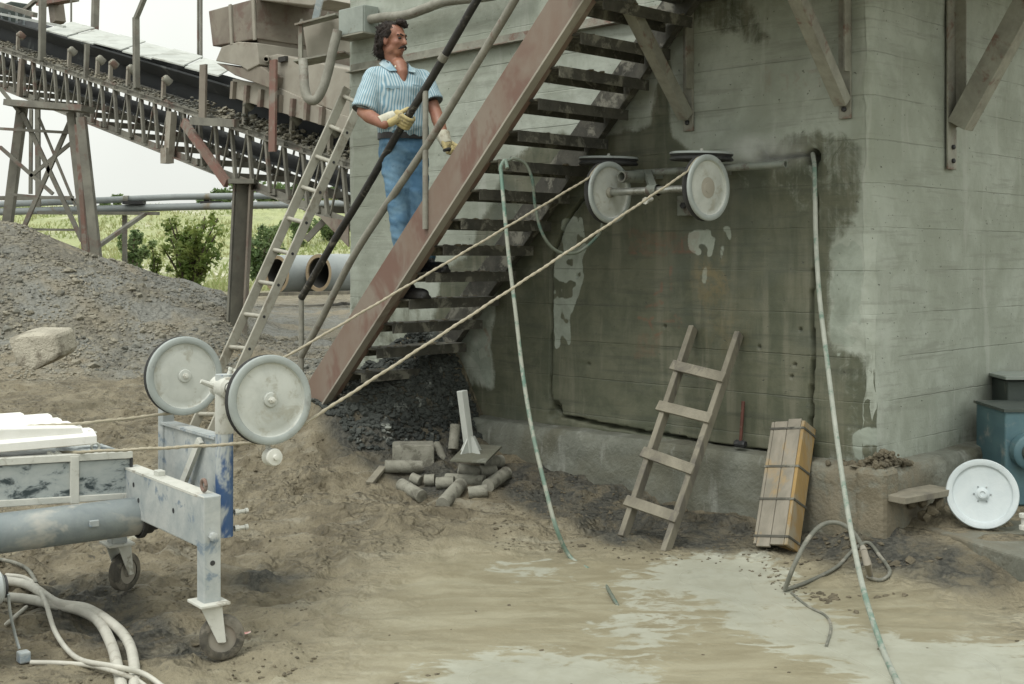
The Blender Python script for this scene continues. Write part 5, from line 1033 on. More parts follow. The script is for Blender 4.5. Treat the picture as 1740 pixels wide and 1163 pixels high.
MB().beam(PV(37, 100, VC - 0.05), PV(33, 164, VC - 0.05), 0.06, 0.11, DU).build('hanger', M['hopper'], conv)
# head frame bits at the top left
hf = thing('drive_head_frame', 'blue grey drive housing and beams above the conveyor at top left', 'drive frame', PV(20, 50, VC + 0.7))
MB().box(PV(22, 34, VC + 0.9), DU * 0.36, DV * 0.2, DZ * 0.26).build('housing', M['dark_green'], hf, bevel=0.02)
for k in range(4): MB().beam(PV(4 + k * 12, 22, VC + 0.62), PV(4 + k * 12, 52, VC + 0.62), 0.07, 0.02).build('rib', M['barrel'], hf)
MB().beam(PV(-20, 2, VC + 0.5), PV(60, 26, VC + 0.5), 0.08, 0.08).build('guard_rail', M['far_steel'], hf); MB().beam(PV(-20, 20, VC + 0.5), PV(110, 46, VC + 0.5), 0.05, 0.04).build('guard_rail', M['cover_sheet'], hf)
MB().beam(PV(36, 22, VC + 0.6), PV(62, 0, VC + 0.6), 0.06, 0.06).build('guard_rail', M['far_steel'], hf)
MB().beam(PV(92, -16, VC + 1.6), PV(99, 40, VC + 1.6), 0.22, 0.2, DV).build('beam', M['hopper'], hf); MB().beam(PV(70, 2, VC + 1.5), PV(126, -8, VC + 1.5), 0.2, 0.2).build('beam', M['red_steel'], hf)
# ================================================================ HOPPER
hop = thing('feed_hopper', 'large brown dusty steel feed hopper over the belt conveyor', 'hopper', PV(450, 210, 8.4))
def vprism(pts, v0, v1, name, m, bev=0.012): return MB().prism([PV(a, b, v0) for a, b in pts], DV * (v1 - v0)).build(name, m, hop, bevel=bev)
vprism([(354, 19), (432, -2), (437, 66), (361, 79)], 8.5, 9.36, 'upper_bin', M['hopper'])
for x_ in (391, 430): MB().beam(PV(x_, 8 - (x_ - 391) * 0.27, 8.485), PV(x_ + 3, 76 - (x_ - 391) * 0.2, 8.485), 0.05, 0.02, DV).build('seam', M['hopper_pale'], hop)
u_ = uv_of(PV(435, 0, 8.5))[0]
mb = MB(); q = [PU(436, -2, u_), PU(600, 12, u_), PU(600, 210, u_), PU(520, 150, u_), PU(470, 128, u_), PU(437, 66, u_)]; mb.prism(q, -DU * 0.02); mb.build('bin_side', M['hopper'], hop)
vprism([(366, 104), (376, 80), (404, 71), (436, 73), (440, 110), (420, 120), (408, 112)], 8.48, 9.3, 'chute_hood', M['hopper_pale'])
vprism([(366, 107), (408, 115), (440, 112), (468, 130), (462, 152), (398, 128)], 8.5, 9.3, 'chute_underside', M['hopper'])
vprism([(438, 100), (470, 92), (600, 120), (600, 204), (560, 186), (468, 150)], 8.62, 9.3, 'lower_bin', M['hopper_pale'])
sk = vprism([(395, 134), (470, 148), (556, 186), (600, 202), (600, 232), (556, 216), (394, 166)], 8.60, 8.68, 'skirt_board', M['hopper_pale'], 0.006)
for x_ in (397, 420, 444, 476, 498, 522, 548): yb = 134 + (x_ - 395) * 0.29; MB().beam(PV(x_, yb + 4, 8.57), PV(x_ - 2, yb + 34, 8.57), 0.05, 0.06, DU).build('clamp', M['hopper'], sk)
MB().box(PV(481, 101, 8.6), DU * 0.075, DV * 0.02, DZ * 0.03).build('slot', M['pipe_bore'], hop)
MB().pipe(PV(455, 98, 8.7), PV(452, 101, 8.45), 0.035, 0.025).build('pipe_stub', M['hopper_pale'], hop)
vprism([(436, -40), (540, -20), (560, 0), (530, 10), (436, 0)], 8.55, 9.3, 'upper_flange', M['hopper_pale'])
# ================================================================ SUPPORT TOWER, COLUMN
tow = thing('support_tower', 'braced steel support tower under the upper end of the conveyor', 'tower', P(90, 440, 18.6))
def tb(x0, y0, x1, y1, Y0, Y1, w, name, m=M['far_steel'], h=None): return MB().beam(P(x0, y0, Y0), P(x1, y1, Y1), w, h or w, vec(0, 1, 0)).build(name, m, tow)
tb(39, 176, 8, 420, 18.6, 18.9, 0.13, 'leg'); tb(121, 192, 150, 450, 18.2, 18.2, 0.11, 'leg'); tb(138, 200, 168, 470, 17.6, 17.6, 0.12, 'leg'); tb(131, 212, 146, 440, 17.9, 17.9, 0.06, 'leg', M['red_steel'])
tb(64, 180, 65, 352, 20, 20, 0.07, 'leg'); tb(53, 186, 52, 330, 20, 20, 0.05, 'leg')
for a in ((38, 192, 140, 410, 0.06), (122, 200, 40, 388, 0.06), (66, 200, 128, 350, 0.035), (0, 150, 34, 192, 0.05), (0, 250, 90, 330, 0.05), (125, 240, 52, 300, 0.05), (12, 330, 130, 340, 0.035)): tb(a[0], a[1], a[2], a[3], 18.5, 18.5, a[4], 'brace')
tb(0, 219, 122, 226, 18.5, 18.4, 0.04, 'tie'); tb(44, 390, 132, 391, 18.6, 18.6, 0.035, 'tie')
tb(18, 176, 150, 186, 18.5, 18.0, 0.09, 'head_beam', M['far_steel'], 0.3)
ccol = thing('steel_column', 'dusty steel column carrying the conveyor truss beside the aluminium ladder', 'column', P(402, 575, 15.6))
b0, b1 = P(401, 578, 15.6), P(414, 312, 15.6); d = (b1 - b0)
MB().beam(b0, b1, 0.012, 0.2, DV).build('web', M['far_steel'], ccol)
for sg in (-1, 1): MB().beam(b0 + vec(0.10 * sg, 0, 0), b1 + vec(0.10 * sg, 0, 0), 0.025, 0.2, vec(0, 1, 0)).build('flange', M['far_steel'] if sg < 0 else M['hopper'], ccol)
MB().box(b1 + DZ * 0.02, vec(0.16, 0, 0), vec(0, 0.16, 0), DZ * 0.03).build('cap_plate', M['far_steel'], ccol); MB().box(b0 - DZ * 0.02, vec(0.2, 0, 0), vec(0, 0.2, 0), DZ * 0.03).build('base_plate', M['far_steel'], ccol)
MB().beam(P(520, 408, 14.5), P(560, 366, 14.5), 0.07, 0.07).build('knee_brace', M['far_steel'], ccol); MB().prism([P(540, 366, 14.4), P(592, 376, 14.0), P(592, 420, 14.0)], vec(0.0, 0.1, 0)).build('gusset', M['hopper'], ccol)
# ================================================================ PIPELINE
pl = thing('pipeline', 'pair of grey horizontal pipes on brackets across the background at left', 'pipeline', P(250, 360, 24))
MB().tube([P(-60, 350, 24.4), P(120, 343, 24.2), P(300, 335, 24), P(600, 331, 23.6)], 0.062, 12).build('pipe', M['pipe_concrete'], pl, smooth=60)
MB().tube([P(-60, 362, 24.4), P(120, 357, 24.2), P(300, 352, 24), P(600, 346, 23.6)], 0.070, 12).build('pipe', M['pipe_concrete'], pl, smooth=60)
for x_ in (215, 352): MB().lathe([(0.085, -0.05), (0.085, 0.05)], P(x_, 340 - (x_ - 215) * 0.03, 24.05), vec(1, 0, 0), 14).build('flange', M['far_steel'], pl, smooth=40)
MB().beam(P(65, 362, 24), P(270, 363, 24), 0.12, 0.06).build('support_beam', M['far_steel'], pl); MB().beam(P(165, 420, 22), P(247, 363, 24), 0.07, 0.07).build('brace', M['far_steel'], pl)
for x_ in (228, 360): MB().box(P(x_, 345, 24), vec(0.2, 0, 0), vec(0, 0.1, 0), DZ * 0.03).build('saddle', M['black_iron'], pl)
MB().beam(P(0, 337, 30), P(125, 337, 30), 0.1, 0.1).build('far_rail', M['far_steel'], pl)
for x_ in (-40, 212, 610): MB().beam(P(x_, 366, 24.1), Vector((P(x_, 366, 24.1).x, 24.1, 0.3)), 0.08, 0.08).build('stand', M['far_steel'], pl)
# ================================================================ CONCRETE PIPES IN THE YARD
def cpipe(x_, y_, Y, r, label, L=3.0, dirv=vec(0.62, 0.78, 0)):
    c = P(x_, y_, Y); t_ = thing('pipe_section', label, 'pipe', c - DZ * r, 'large pipe sections'); dirv = dirv.normalized()
    ri = r * 0.80
    MB().lathe([(r, L), (r, 0.02), (r * 0.985, 0.0)], c, dirv, 40).build('barrel', M['pipe_concrete'], t_, smooth=40)
    MB().lathe([(r * 0.985, 0.0), (ri, -0.002), (ri * 0.99, 0.03)], c, dirv, 40).build('rim', M['pipe_rim'], t_, smooth=40)
    MB().lathe([(ri * 0.99, 0.03), (ri * 0.985, L)], c, dirv, 40).build('bore', M['pipe_bore'], t_, smooth=40); return t_
gy = 26.0
r_ = 0.40
cpipe(541, 464, gy, r_, 'large grey pipe section seen end-on beside the wall corner'); cpipe(470, 466, gy + 0.2, r_, 'large grey pipe section half hidden behind the aluminium ladder')
MB_ = MB(); MB_.beam(P(425, 501, 25.4), P(620, 497, 25.2), 0.2, 0.07); tag(MB_.build('timber_beam', M['wood_grey']), 'long timber bearer lying under the large pipe sections', 'beam')
# ================================================================ PLANTS
def leafy(m, c, rad, n_, size, rnd, flat=1.0):
    for _ in range(n_):
        d = Vector((rnd.gauss(0, 1), rnd.gauss(0, 1), rnd.gauss(0, 1) * flat)).normalized() * rad * rnd.random() ** 0.45
        p = c + d; a = Vector((rnd.gauss(0, 1), rnd.gauss(0, 1), rnd.gauss(0, 0.6))).normalized(); b = a.cross(Vector((rnd.gauss(0, 1), rnd.gauss(0, 1), rnd.gauss(0, 1)))).normalized(); s = size * rnd.uniform(0.6, 1.3)
        m.add([p - a * s, p + b * s * 0.45, p + a * s, p - b * s * 0.45], [(0, 1, 2, 3)])
def bush(base, hgt, spread, stems, leaves, size, label, name='bush', seed=1, mt='leaf'):
    rnd = random.Random(seed); t_ = thing(name, label, 'bush', base); tr = MB(); lf = MB()
    for k in range(stems):
        a = rnd.uniform(0, 6.28); o = Vector((math.cos(a), math.sin(a), 0)) * spread * rnd.uniform(0.15, 1); h_ = hgt * rnd.uniform(0.55, 1)
        tip = base + o + DZ * h_; midp = base + o * 0.35 + DZ * h_ * 0.55; path = smoothpath([base + o * 0.04 - DZ * 0.05, midp, tip], 4); tr.tube(path, [0.02 * hgt * (1 - 0.8 * i / len(path)) for i in range(len(path))], 5)
        for q in path[2:]:
            leafy(lf, q + Vector((rnd.gauss(0, 1), rnd.gauss(0, 1), rnd.gauss(0, 0.5))) * spread * 0.10, spread * rnd.uniform(0.10, 0.24), leaves, size, rnd)
    tr.build('stems', M['bark'], t_); lf.build('crown', M[mt], t_); return t_
q = P(320, 470, 23); q.z = gz(q.x, q.y); bush(q, P(320, 362, 23).z - q.z, 0.70, 24, 24, 0.055, 'leafy green bush growing in front of the quarry bank', seed=4)
q = P(262, 478, 23.5); q.z = gz(q.x, q.y); bush(q, P(262, 412, 23.5).z - q.z, 0.28, 6, 22, 0.045, 'small sapling left of the leafy bush', seed=6)
for i, (x_, yb, yt, Y, sp, lab) in enumerate(((438, 425, 385, 40, 0.8, 'round green shrub right of the steel column'), (455, 400, 378, 55, 0.9, 'darker shrub on the bank behind the steel column'), (505, 392, 372, 60, 1.0, 'low shrub on the bank above the large pipes'), (560, 395, 372, 62, 1.2, 'low shrub on the bank beside the wall corner'), (225, 405, 392, 45, 0.7, 'small shrub on the pale bank behind the tower'))):
    q = P(x_, yb, Y); zt = P(x_, yt, Y).z; q.z = gz(q.x, q.y); bush(q, max(zt - q.z, 0.7), sp, 11, 26, 0.10, lab, seed=30 + i, mt='leaf_far')
rnd = random.Random(77); tn = 0
TREES = [(380, 5.0, 'tree'), (412, 5.5, 'x'), (440, 6.2, 'x'), (470, 6.0, 'x'), (498, 5.4, 'x'), (530, 5.0, 'x'), (560, 5.6, 'x'), (590, 5.0, 'x'), (345, 3.4, 'x'), (200, 2.6, 'x'), (180, 2.2, 'x')]
for i, (x_, hg, _) in enumerate(TREES):
    Y = 92 + rnd.uniform(-4, 10); q = P(x_, 350, Y); q.z = gz(q.x, q.y); hg *= 0.36
    t_ = thing('far_tree', 'distant green tree on the bank skyline, ' + ['%s from the left' % w for w in ('fifth', 'sixth', 'seventh', 'eighth', 'ninth', 'tenth', 'eleventh', 'twelfth', 'third', 'second', 'first')][i], 'tree', q, 'far trees on the skyline')
    MB().tube([q - DZ * 0.2, q + DZ * hg * 0.5], [0.12, 0.05], 6).build('trunk', M['bark'], t_); lf = MB()
    for k in range(16): leafy(lf, q + Vector((rnd.gauss(0, 0.5) * hg * 0.35, rnd.gauss(0, 0.4) * hg * 0.3, hg * rnd.uniform(0.3, 0.92))), hg * rnd.uniform(0.12, 0.24), 34, 0.24, rnd)
    lf.build('crown', M['leaf_far'], t_)
gs = MB()
for _ in range(15000):
    Y = 34 + 52 * rnd.random(); px_ = rnd.uniform(-40, 620); x = (px_ - CX) / F * Y
    if mnoise.noise(Vector((x * 0.16, Y * 0.16, 7))) < -0.10: continue
    z = gz(x, Y); h_ = rnd.uniform(0.08, 0.30); a = rnd.uniform(0, 6.28); w = 0.05; d = Vector((math.cos(a), math.sin(a), 0)) * w; l = Vector((rnd.gauss(0, 0.12), rnd.gauss(0, 0.12), h_)); p = Vector((x, Y, z - 0.02))
    gs.add([p - d, p + d, p + l + d * 0.2, p + l - d * 0.2], [(0, 1, 2, 3)])
tag(gs.build('grass', M['grass']), 'sparse green grass and weeds on the quarry bank', None, None, 'stuff')
# ================================================================ PERSON ON THE STAIRS
AX = None
def ellipsoid(m, c, ax, rad, seg=16, rings=10):
    c = Vector(c); vs = []; fs = []
    if ax is AX: rad = [q * HS for q in rad]
    for i in range(rings + 1):
        th = math.pi * i / rings
        for k in range(seg):
            ph = 2 * math.pi * k / seg; l = (math.sin(th) * math.cos(ph) * rad[0], math.sin(th) * math.sin(ph) * rad[1], math.cos(th) * rad[2])
            vs.append(c + ax[0] * l[0] + ax[1] * l[1] + ax[2] * l[2])
    for i in range(rings):
        for k in range(seg): fs.append((i * seg + k, (i + 1) * seg + k, (i + 1) * seg + (k + 1) % seg, i * seg + (k + 1) % seg))
    m.add(vs, fs)
def caps(m, pts, rr, seg=14):
    """rounded tapered limb through pts"""
    pts = [Vector(p) for p in pts]; d0 = (pts[0] - pts[1]).normalized(); d1 = (pts[-1] - pts[-2]).normalized()
    P0, R0 = [], []
    for a in (80, 55, 30): P0.append(pts[0] + d0 * rr[0] * math.sin(math.radians(a))); R0.append(rr[0] * math.cos(math.radians(a)))
    P1, R1_ = [], []
    for a in (30, 55, 80): P1.append(pts[-1] + d1 * rr[-1] * math.sin(math.radians(a))); R1_.append(rr[-1] * math.cos(math.radians(a)))
    m.tube(P0 + pts + P1, R0 + list(rr) + R1_, seg)
def loft(m, rings, seg=24, p=2.4):
    vs = []; fs = []
    for c, a, b in rings:
        for k in range(seg):
            t = 2 * math.pi * k / seg; ct, st = math.cos(t), math.sin(t); f = (abs(ct) ** p + abs(st) ** p) ** (-1 / p)
            vs.append(Vector(c) + a * (ct * f) + b * (st * f))
    n_ = len(rings)
    for i in range(n_ - 1):
        for k in range(seg): fs.append((i * seg + k, i * seg + (k + 1) % seg, (i + 1) * seg + (k + 1) % seg, (i + 1) * seg + k))
    fs.append(tuple(range(seg - 1, -1, -1))); fs.append(tuple(range((n_ - 1) * seg, n_ * seg))); m.add(vs, fs)
def fuse(m, voxel, iters, name, mt, parent=None, fold=None):
    """join overlapping closed shapes into one smooth skin"""
    import bmesh
    me = bpy.data.meshes.new('tmp'); me.from_pydata(m.v, [], m.f)
    bm = bmesh.new(); bm.from_mesh(me); bmesh.ops.recalc_face_normals(bm, faces=bm.faces); bm.to_mesh(me); bm.free()
    ob = bpy.data.objects.new('tmp', me); col.objects.link(ob)
    r = ob.modifiers.new('r', 'REMESH'); r.mode = 'VOXEL'; r.voxel_size = voxel
    s = ob.modifiers.new('s', 'SMOOTH'); s.factor = 0.5; s.iterations = iters
    dg = bpy.context.evaluated_depsgraph_get(); dg.update(); ev = ob.evaluated_get(dg).to_mesh()
    V = np.zeros(len(ev.vertices) * 3); ev.vertices.foreach_get('co', V); V = V.reshape(-1, 3)
    N = np.zeros(len(ev.vertices) * 3); ev.vertices.foreach_get('normal', N); N = N.reshape(-1, 3)
    f = [tuple(p.vertices) for p in ev.polygons]
    ob.evaluated_get(dg).to_mesh_clear(); bpy.data.objects.remove(ob); bpy.data.meshes.remove(me)
    if fold is not None: V = V + N * fold(V)[:, None]
    return mk(name, V, f, mt, parent, smooth=180), V
bf = Vector((0.45, -0.89, 0)).normalized(); bl = DZ.cross(bf)                 # chest direction, the person's left
TC = P(675, 160, 8.12)
neck = P(673, 110, 8.12); shR = P(635, 133, 8.03); shL = P(715, 133, 8.21)
elR = P(617, 192, 7.96); wrR = P(653, 212, 7.80); elL = P(740, 190, 8.14); wrL = P(755, 236, 8.00)
pel = P(685, 236, 8.12); hipR = P(668, 246, 8.08); hipL = P(702, 246, 8.17); knR = P(677, 345, 8.01); anR = P(690, 472, 8.05); knL = P(711, 330, 8.05); anL = P(723, 440, 8.03)
# head frame
hf_ = Vector((0.83, -0.55, -0.06)).normalized(); hl_ = DZ.cross(hf_).normalized(); hu_ = hf_.cross(hl_).normalized()
HC = P(667, 67, 8.10)
HS = 0.965
def hp_(a, b, c): return HC + (hf_ * a + hl_ * b + hu_ * c) * HS
AX = (hf_, hl_, hu_)
b = MB()
ellipsoid(b, hp_(-0.008, 0, 0.030), AX, (0.096, 0.074, 0.086)); ellipsoid(b, hp_(0.036, 0, -0.028), AX, (0.062, 0.058, 0.088)); ellipsoid(b, hp_(0.046, 0, -0.090), AX, (0.042, 0.042, 0.034))
for s in (-1, 1):
    ellipsoid(b, hp_(0.058, 0.036 * s, -0.030), AX, (0.028, 0.022, 0.024)); ellipsoid(b, hp_(0.0, 0.075 * s, -0.020), AX, (0.024, 0.010, 0.033)); ellipsoid(b, hp_(0.012, 0.045 * s, -0.070), AX, (0.04, 0.018, 0.035))
caps(b, [hp_(0.092, 0, 0.008), hp_(0.112, 0, -0.032)], [0.0095, 0.0145]); caps(b, [hp_(0.082, -0.034, 0.022), hp_(0.088, 0, 0.022), hp_(0.082, 0.034, 0.022)], [0.012, 0.013, 0.012]); ellipsoid(b, hp_(0.094, 0, -0.074), AX, (0.012, 0.024, 0.010))
caps(b, [hp_(-0.018, 0, -0.05), neck, neck - DZ * 0.12], [0.056, 0.062, 0.09])
caps(b, [neck + bf * 0.055 - DZ * 0.015, neck + bf * 0.105 - DZ * 0.075, neck + bf * 0.128 - DZ * 0.135], [0.052, 0.040, 0.014])
loft(b, [(neck - DZ * 0.06, bl * 0.15, bf * 0.07), (TC, bl * 0.155, bf * 0.095), (pel + DZ * 0.12, bl * 0.135, bf * 0.085), (pel - DZ * 0.04, bl * 0.15, bf * 0.095)])
caps(b, [neck - DZ * 0.10, shR - DZ * 0.01], [0.055, 0.046]); caps(b, [neck - DZ * 0.10, shL - DZ * 0.01], [0.055, 0.046])
def lerpN(a, c, n_): return [a.lerp(c, i / n_) for i in range(n_ + 1)]
caps(b, [shR, shR.lerp(elR, .5), elR, elR.lerp(wrR, .3), wrR], [0.046, 0.048, 0.043, 0.046, 0.031]); caps(b, [shL, shL.lerp(elL, .5), elL, elL.lerp(wrL, .3), wrL], [0.046, 0.048, 0.041, 0.044, 0.031])
caps(b, [hipR, knR, anR], [0.075, 0.05, 0.038]); caps(b, [hipL, knL, anL], [0.075, 0.05, 0.038])
person, _ = fuse(b, 0.0065, 4, 'person', M['skin'])
tag(person, 'man in blue striped shirt, jeans and pale gloves standing on the stairs', 'person')
# hair, brows, moustache, eyes
h = MB()
ellipsoid(h, hp_(-0.026, 0, 0.042), AX, (0.094, 0.083, 0.080)); ellipsoid(h, hp_(-0.072, 0, -0.020), AX, (0.052, 0.076, 0.088)); ellipsoid(h, hp_(-0.066, 0, -0.088), AX, (0.044, 0.066, 0.050))
rnd = random.Random(8)
for s in (-1, 1): ellipsoid(h, hp_(0.006, 0.074 * s, 0.034), AX, (0.030, 0.014, 0.044)); ellipsoid(h, hp_(-0.030, 0.076 * s, -0.005), AX, (0.026, 0.016, 0.05))
ellipsoid(h, hp_(0.060, 0.008, 0.108), AX, (0.040, 0.040, 0.024)); ellipsoid(h, hp_(0.086, 0.020, 0.090), AX, (0.018, 0.026, 0.018))
for _ in range(46):
    a = rnd.uniform(0, 6.28); z = rnd.uniform(-0.12, 0.09); r_ = 0.088; ellipsoid(h, hp_(-0.048 - abs(math.cos(a)) * 0.058, math.sin(a) * r_ * 0.95, z), AX, [rnd.uniform(0.012, 0.020)] * 3, 8, 6)
hair_o, HV = fuse(h, 0.005, 1, 'hair', M['hair'], person, lambda V: np.array([0.010 * mnoise.noise(Vector(p) * 55) for p in V]))
hs_ = MB()                                            # loose strands that break the outline
for _ in range(2200):
    p = Vector(HV[rnd.randrange(len(HV))]); nr = (p - hp_(-0.02, 0, 0.0)).normalized(); g_h = (p - HC).dot(hu_); L = rnd.uniform(0.008, 0.022)
    if (p - HC).dot(hf_) > 0.07 and g_h < 0.07: continue
    fl = (-hf_ * 0.5 - hu_ * (0.9 if g_h < 0.06 else 0.1) + nr * rnd.uniform(0.1, 0.45) + Vector((rnd.gauss(0, .35), rnd.gauss(0, .35), rnd.gauss(0, .3)))).normalized(); sd3 = fl.cross(nr).normalized() * 0.0016
    q1 = p + fl * L * 0.55 + nr * 0.003; q2 = q1 + (fl - hu_ * 0.6 + Vector((rnd.gauss(0, .4), rnd.gauss(0, .4), rnd.gauss(0, .3)))).normalized() * L * 0.5
    hs_.add([p - sd3, p + sd3, q1 + sd3 * 0.8, q1 - sd3 * 0.8, q2], [(0, 1, 2, 3), (3, 2, 4)])
tag(hs_.build('hair_strands', M['hair'], hair_o), kind='stuff')
mo_ = MB()
for s in (-1, 1): caps(mo_, [hp_(0.112, 0.002 * s, -0.053), hp_(0.104, 0.020 * s, -0.058), hp_(0.088, 0.036 * s, -0.070)], [0.0068, 0.0072, 0.004], 8)
mo_.build('moustache', M['hair'], person, smooth=60)
for s in (-1, 1):
    e = MB(); caps(e, [hp_(0.096, 0.010 * s, 0.020), hp_(0.092, 0.028 * s, 0.026), hp_(0.078, 0.046 * s, 0.020)], [0.005, 0.0062, 0.004], 8); e.build('eyebrow', M['hair'], person, smooth=60)
    e = MB(); ellipsoid(e, hp_(0.0865, 0.030 * s, 0.001), AX, (0.010, 0.014, 0.007), 10, 8); e.build('eye', M['leather'], person, smooth=60)
nk = MB(); nk.tube([neck + bl * (0.070 * math.cos(t)) + bf * (0.025 + 0.070 * math.sin(t)) + DZ * (0.012 - 0.05 * max(math.sin(t), 0)) for t in np.linspace(-0.4, math.pi + 0.4, 18)], 0.004, 6); ch = nk.build('necklace', M['leather'], person)
for t in (1.1, 2.15):
    e = MB(); ellipsoid(e, neck + bl * (0.070 * math.cos(t)) + bf * (0.030 + 0.072 * math.sin(t)) + DZ * (0.012 - 0.05 * math.sin(t)), (bl, bf, DZ), (0.009, 0.008, 0.009), 10, 8); e.build('bead', M['pearl'], ch, smooth=60)
# shirt
n = NT('striped_shirt'); st_ = n.attr('stripe')
w = n.math('SINE', n.math('MULTIPLY', n.math('ADD', st_, n.math('MULTIPLY', n.math('SUBTRACT', n.noise(9, 3), 0.5), 0.006)), 2 * math.pi / 0.0165))
c = n.mix(n.rng(w, -0.7, 0.7), (0.17, 0.30, 0.385), (0.45, 0.545, 0.575)); c = n.mix(n.rng(n.noise(16, 4), 0.5, 0.7, 0, 0.25), c, (0.30, 0.42, 0.48))
M['shirt'] = n.out(c, 0.85, n.bump(n.noise(120, 2), 0.15, 0.002))
s_ = MB()
loft(s_, [(neck - DZ * 0.022, bl * 0.085, bf * 0.070), (neck - DZ * 0.045 , bl * 0.14, bf * 0.085), (neck - DZ * 0.085 + bf * 0.01, bl * 0.185, bf * 0.108), (TC + DZ * 0.03 + bf * 0.02, bl * 0.190, bf * 0.130), (TC - DZ * 0.09 + bf * 0.015, bl * 0.182, bf * 0.132), (pel + DZ * 0.075 + bf * 0.01, bl * 0.172, bf * 0.132), (pel + DZ * 0.03, bl * 0.168, bf * 0.130), (pel + DZ * 0.004, bl * 0.158, bf * 0.122)], p=2.3)
slR = shR.lerp(elR, 0.92); slL = shL.lerp(elL, 0.74)
caps(s_, [neck - DZ * 0.07 - bl * 0.07, shR + DZ * 0.0], [0.060, 0.066]); caps(s_, [neck - DZ * 0.07 + bl * 0.07, shL], [0.060, 0.066])
s_.tube([shR + DZ * 0.01, shR.lerp(slR, .5), slR], [0.064, 0.080, 0.086], 20); s_.tube([shL + DZ * 0.01, shL.lerp(slL, .5), slL], [0.062, 0.076, 0.080], 20)
def fold(V):
    out = np.zeros(len(V))
    for i, p in enumerate(V):
        q = Vector(p) - TC; s = q.dot(bl); out[i] = 0.011 * mnoise.noise(Vector((s * 9, q.dot(bf) * 9, q.z * 3.2))) + 0.006 * mnoise.noise(Vector((s * 22 + q.z * 14, q.dot(bf) * 20, q.z * 16)))
        if q.z < -0.24: out[i] += 0.006 * math.sin(s * 70)
    return out
shirt, SVt = fuse(s_, 0.0085, 3, 'shirt', M['shirt'], person, fold)
def seg_d(V, a, b_):
    a, b_ = np.array(a), np.array(b_); d = b_ - a; t = np.clip(((V - a) @ d) / (d @ d), 0, 1); return np.linalg.norm(V - a - t[:, None] * d, axis=1), t
dR, tR = seg_d(SVt, shR, slR); dL, tL = seg_d(SVt, shL, slL); lat = (SVt - np.array(TC)) @ np.array(bl); dep_ = (SVt - np.array(TC)) @ np.array(bf)
stv = lat * 1.0 - 0.06 * (SVt[:, 2] - TC.z) + np.abs(dep_ - 0.1) * np.sign(lat) * 0.5
def around(V, a, b_):
    a_, d = Vector(a), (Vector(b_) - Vector(a)).normalized(); e1 = (bf - d * bf.dot(d)).normalized(); e2 = d.cross(e1); r = V - np.array(a); return np.arctan2(r @ np.array(e2), r @ np.array(e1)) * 0.085
armR = (dR < 0.10) & (lat < -0.182); armL = (dL < 0.10) & (lat > 0.182)
stv = np.where(armR, around(SVt, shR, slR), np.where(armL, around(SVt, shL, slL), stv)); attr(shirt, 'stripe', stv)
for s in (-1, 1):   # collar flaps and pocket flaps
    base = neck + bf * 0.045 + DZ * 0.012; m = MB()
    pts = [neck - bf * 0.05 + bl * 0.072 * s + DZ * 0.035, neck + bf * 0.055 + bl * 0.066 * s + DZ * 0.002, neck + bf * 0.115 + bl * 0.040 * s - DZ * 0.062, neck + bf * 0.112 + bl * 0.088 * s - DZ * 0.066, neck + bf * 0.04 + bl * 0.118 * s - DZ * 0.026, neck - bf * 0.05 + bl * 0.10 * s + DZ * 0.005]
    m.prism(pts, bf * 0.006 + DZ * 0.004); o = m.build('collar', M['shirt'], shirt, bevel=0.002)
    pc_ = TC + bf * 0.138 + bl * (0.088 * s) + DZ * (0.028 + 0.008 * s); m = MB(); d_ = (bl - bf * 0.25 * s).normalized()
    m.prism([pc_ - d_ * 0.042 + DZ * 0.010, pc_ + d_ * 0.042 + DZ * 0.010, pc_ + d_ * 0.042 - DZ * 0.006, pc_ + d_ * 0.02 - DZ * 0.003, pc_ - DZ * 0.014, pc_ - d_ * 0.025 - DZ * 0.004, pc_ - d_ * 0.042 - DZ * 0.008], bf * 0.005 + DZ * 0.001); m.build('pocket_flap', M['shirt'], shirt)
for a, d in ((slR, (slR - shR).normalized()), (slL, (slL - shL).normalized())):
    MB().lathe([(0.062, -0.004), (0.078, 0.004), (0.0, 0.003)], a, d, 20).build('sleeve_shade_cap', M['leather'], shirt)  # dark cap painted for the shade inside the sleeve
# jeans
n = NT('denim'); a1 = n.noise(7, 5, 0.6, 0.4); c = n.mix(n.rng(a1, 0.35, 0.66), (0.065, 0.155, 0.26), (0.15, 0.265, 0.37)); c = n.mix(n.rng(n.noise(3.2, 3), 0.52, 0.68, 0, 0.6), c, (0.24, 0.36, 0.45)); c = n.mix(n.rng(n.noise(26, 4), 0.58, 0.72, 0, 0.4), c, (0.035, 0.09, 0.17))
M['denim'] = n.out(c, 0.9, n.bump(n.noise(150, 2), 0.2, 0.002))
j = MB()
loft(j, [(pel + DZ * 0.05, bl * 0.150, bf * 0.108), (pel - DZ * 0.02, bl * 0.162, bf * 0.118), (pel - DZ * 0.09, bl * 0.166, bf * 0.122), (pel - DZ * 0.14, bl * 0.15, bf * 0.11)])
caps(j, [hipR + DZ * 0.0, hipR.lerp(knR, .5), knR, knR.lerp(anR, .5), anR - DZ * 0.0], [0.096, 0.090, 0.075, 0.068, 0.066]); caps(j, [hipL, hipL.lerp(knL, .5), knL, knL.lerp(anL, .5), anL], [0.094, 0.088, 0.073, 0.068, 0.066])
def fold2(V): return np.array([0.009 * mnoise.noise(Vector((p[0] * 9, p[1] * 9, p[2] * 11))) + 0.006 * mnoise.noise(Vector((p[0] * 16 + p[2] * 22, p[1] * 16, p[2] * 24))) for p in V])
jeans, _ = fuse(j, 0.009, 3, 'jeans', M['denim'], person, fold2)
m = MB(); ring = []
for t in np.linspace(0, 2 * math.pi, 40): ring.append(pel + DZ * 0.012 + bl * (0.166 * math.cos(t)) + bf * (0.124 * math.sin(t)))
bt_ = MB(); vsb = []; 
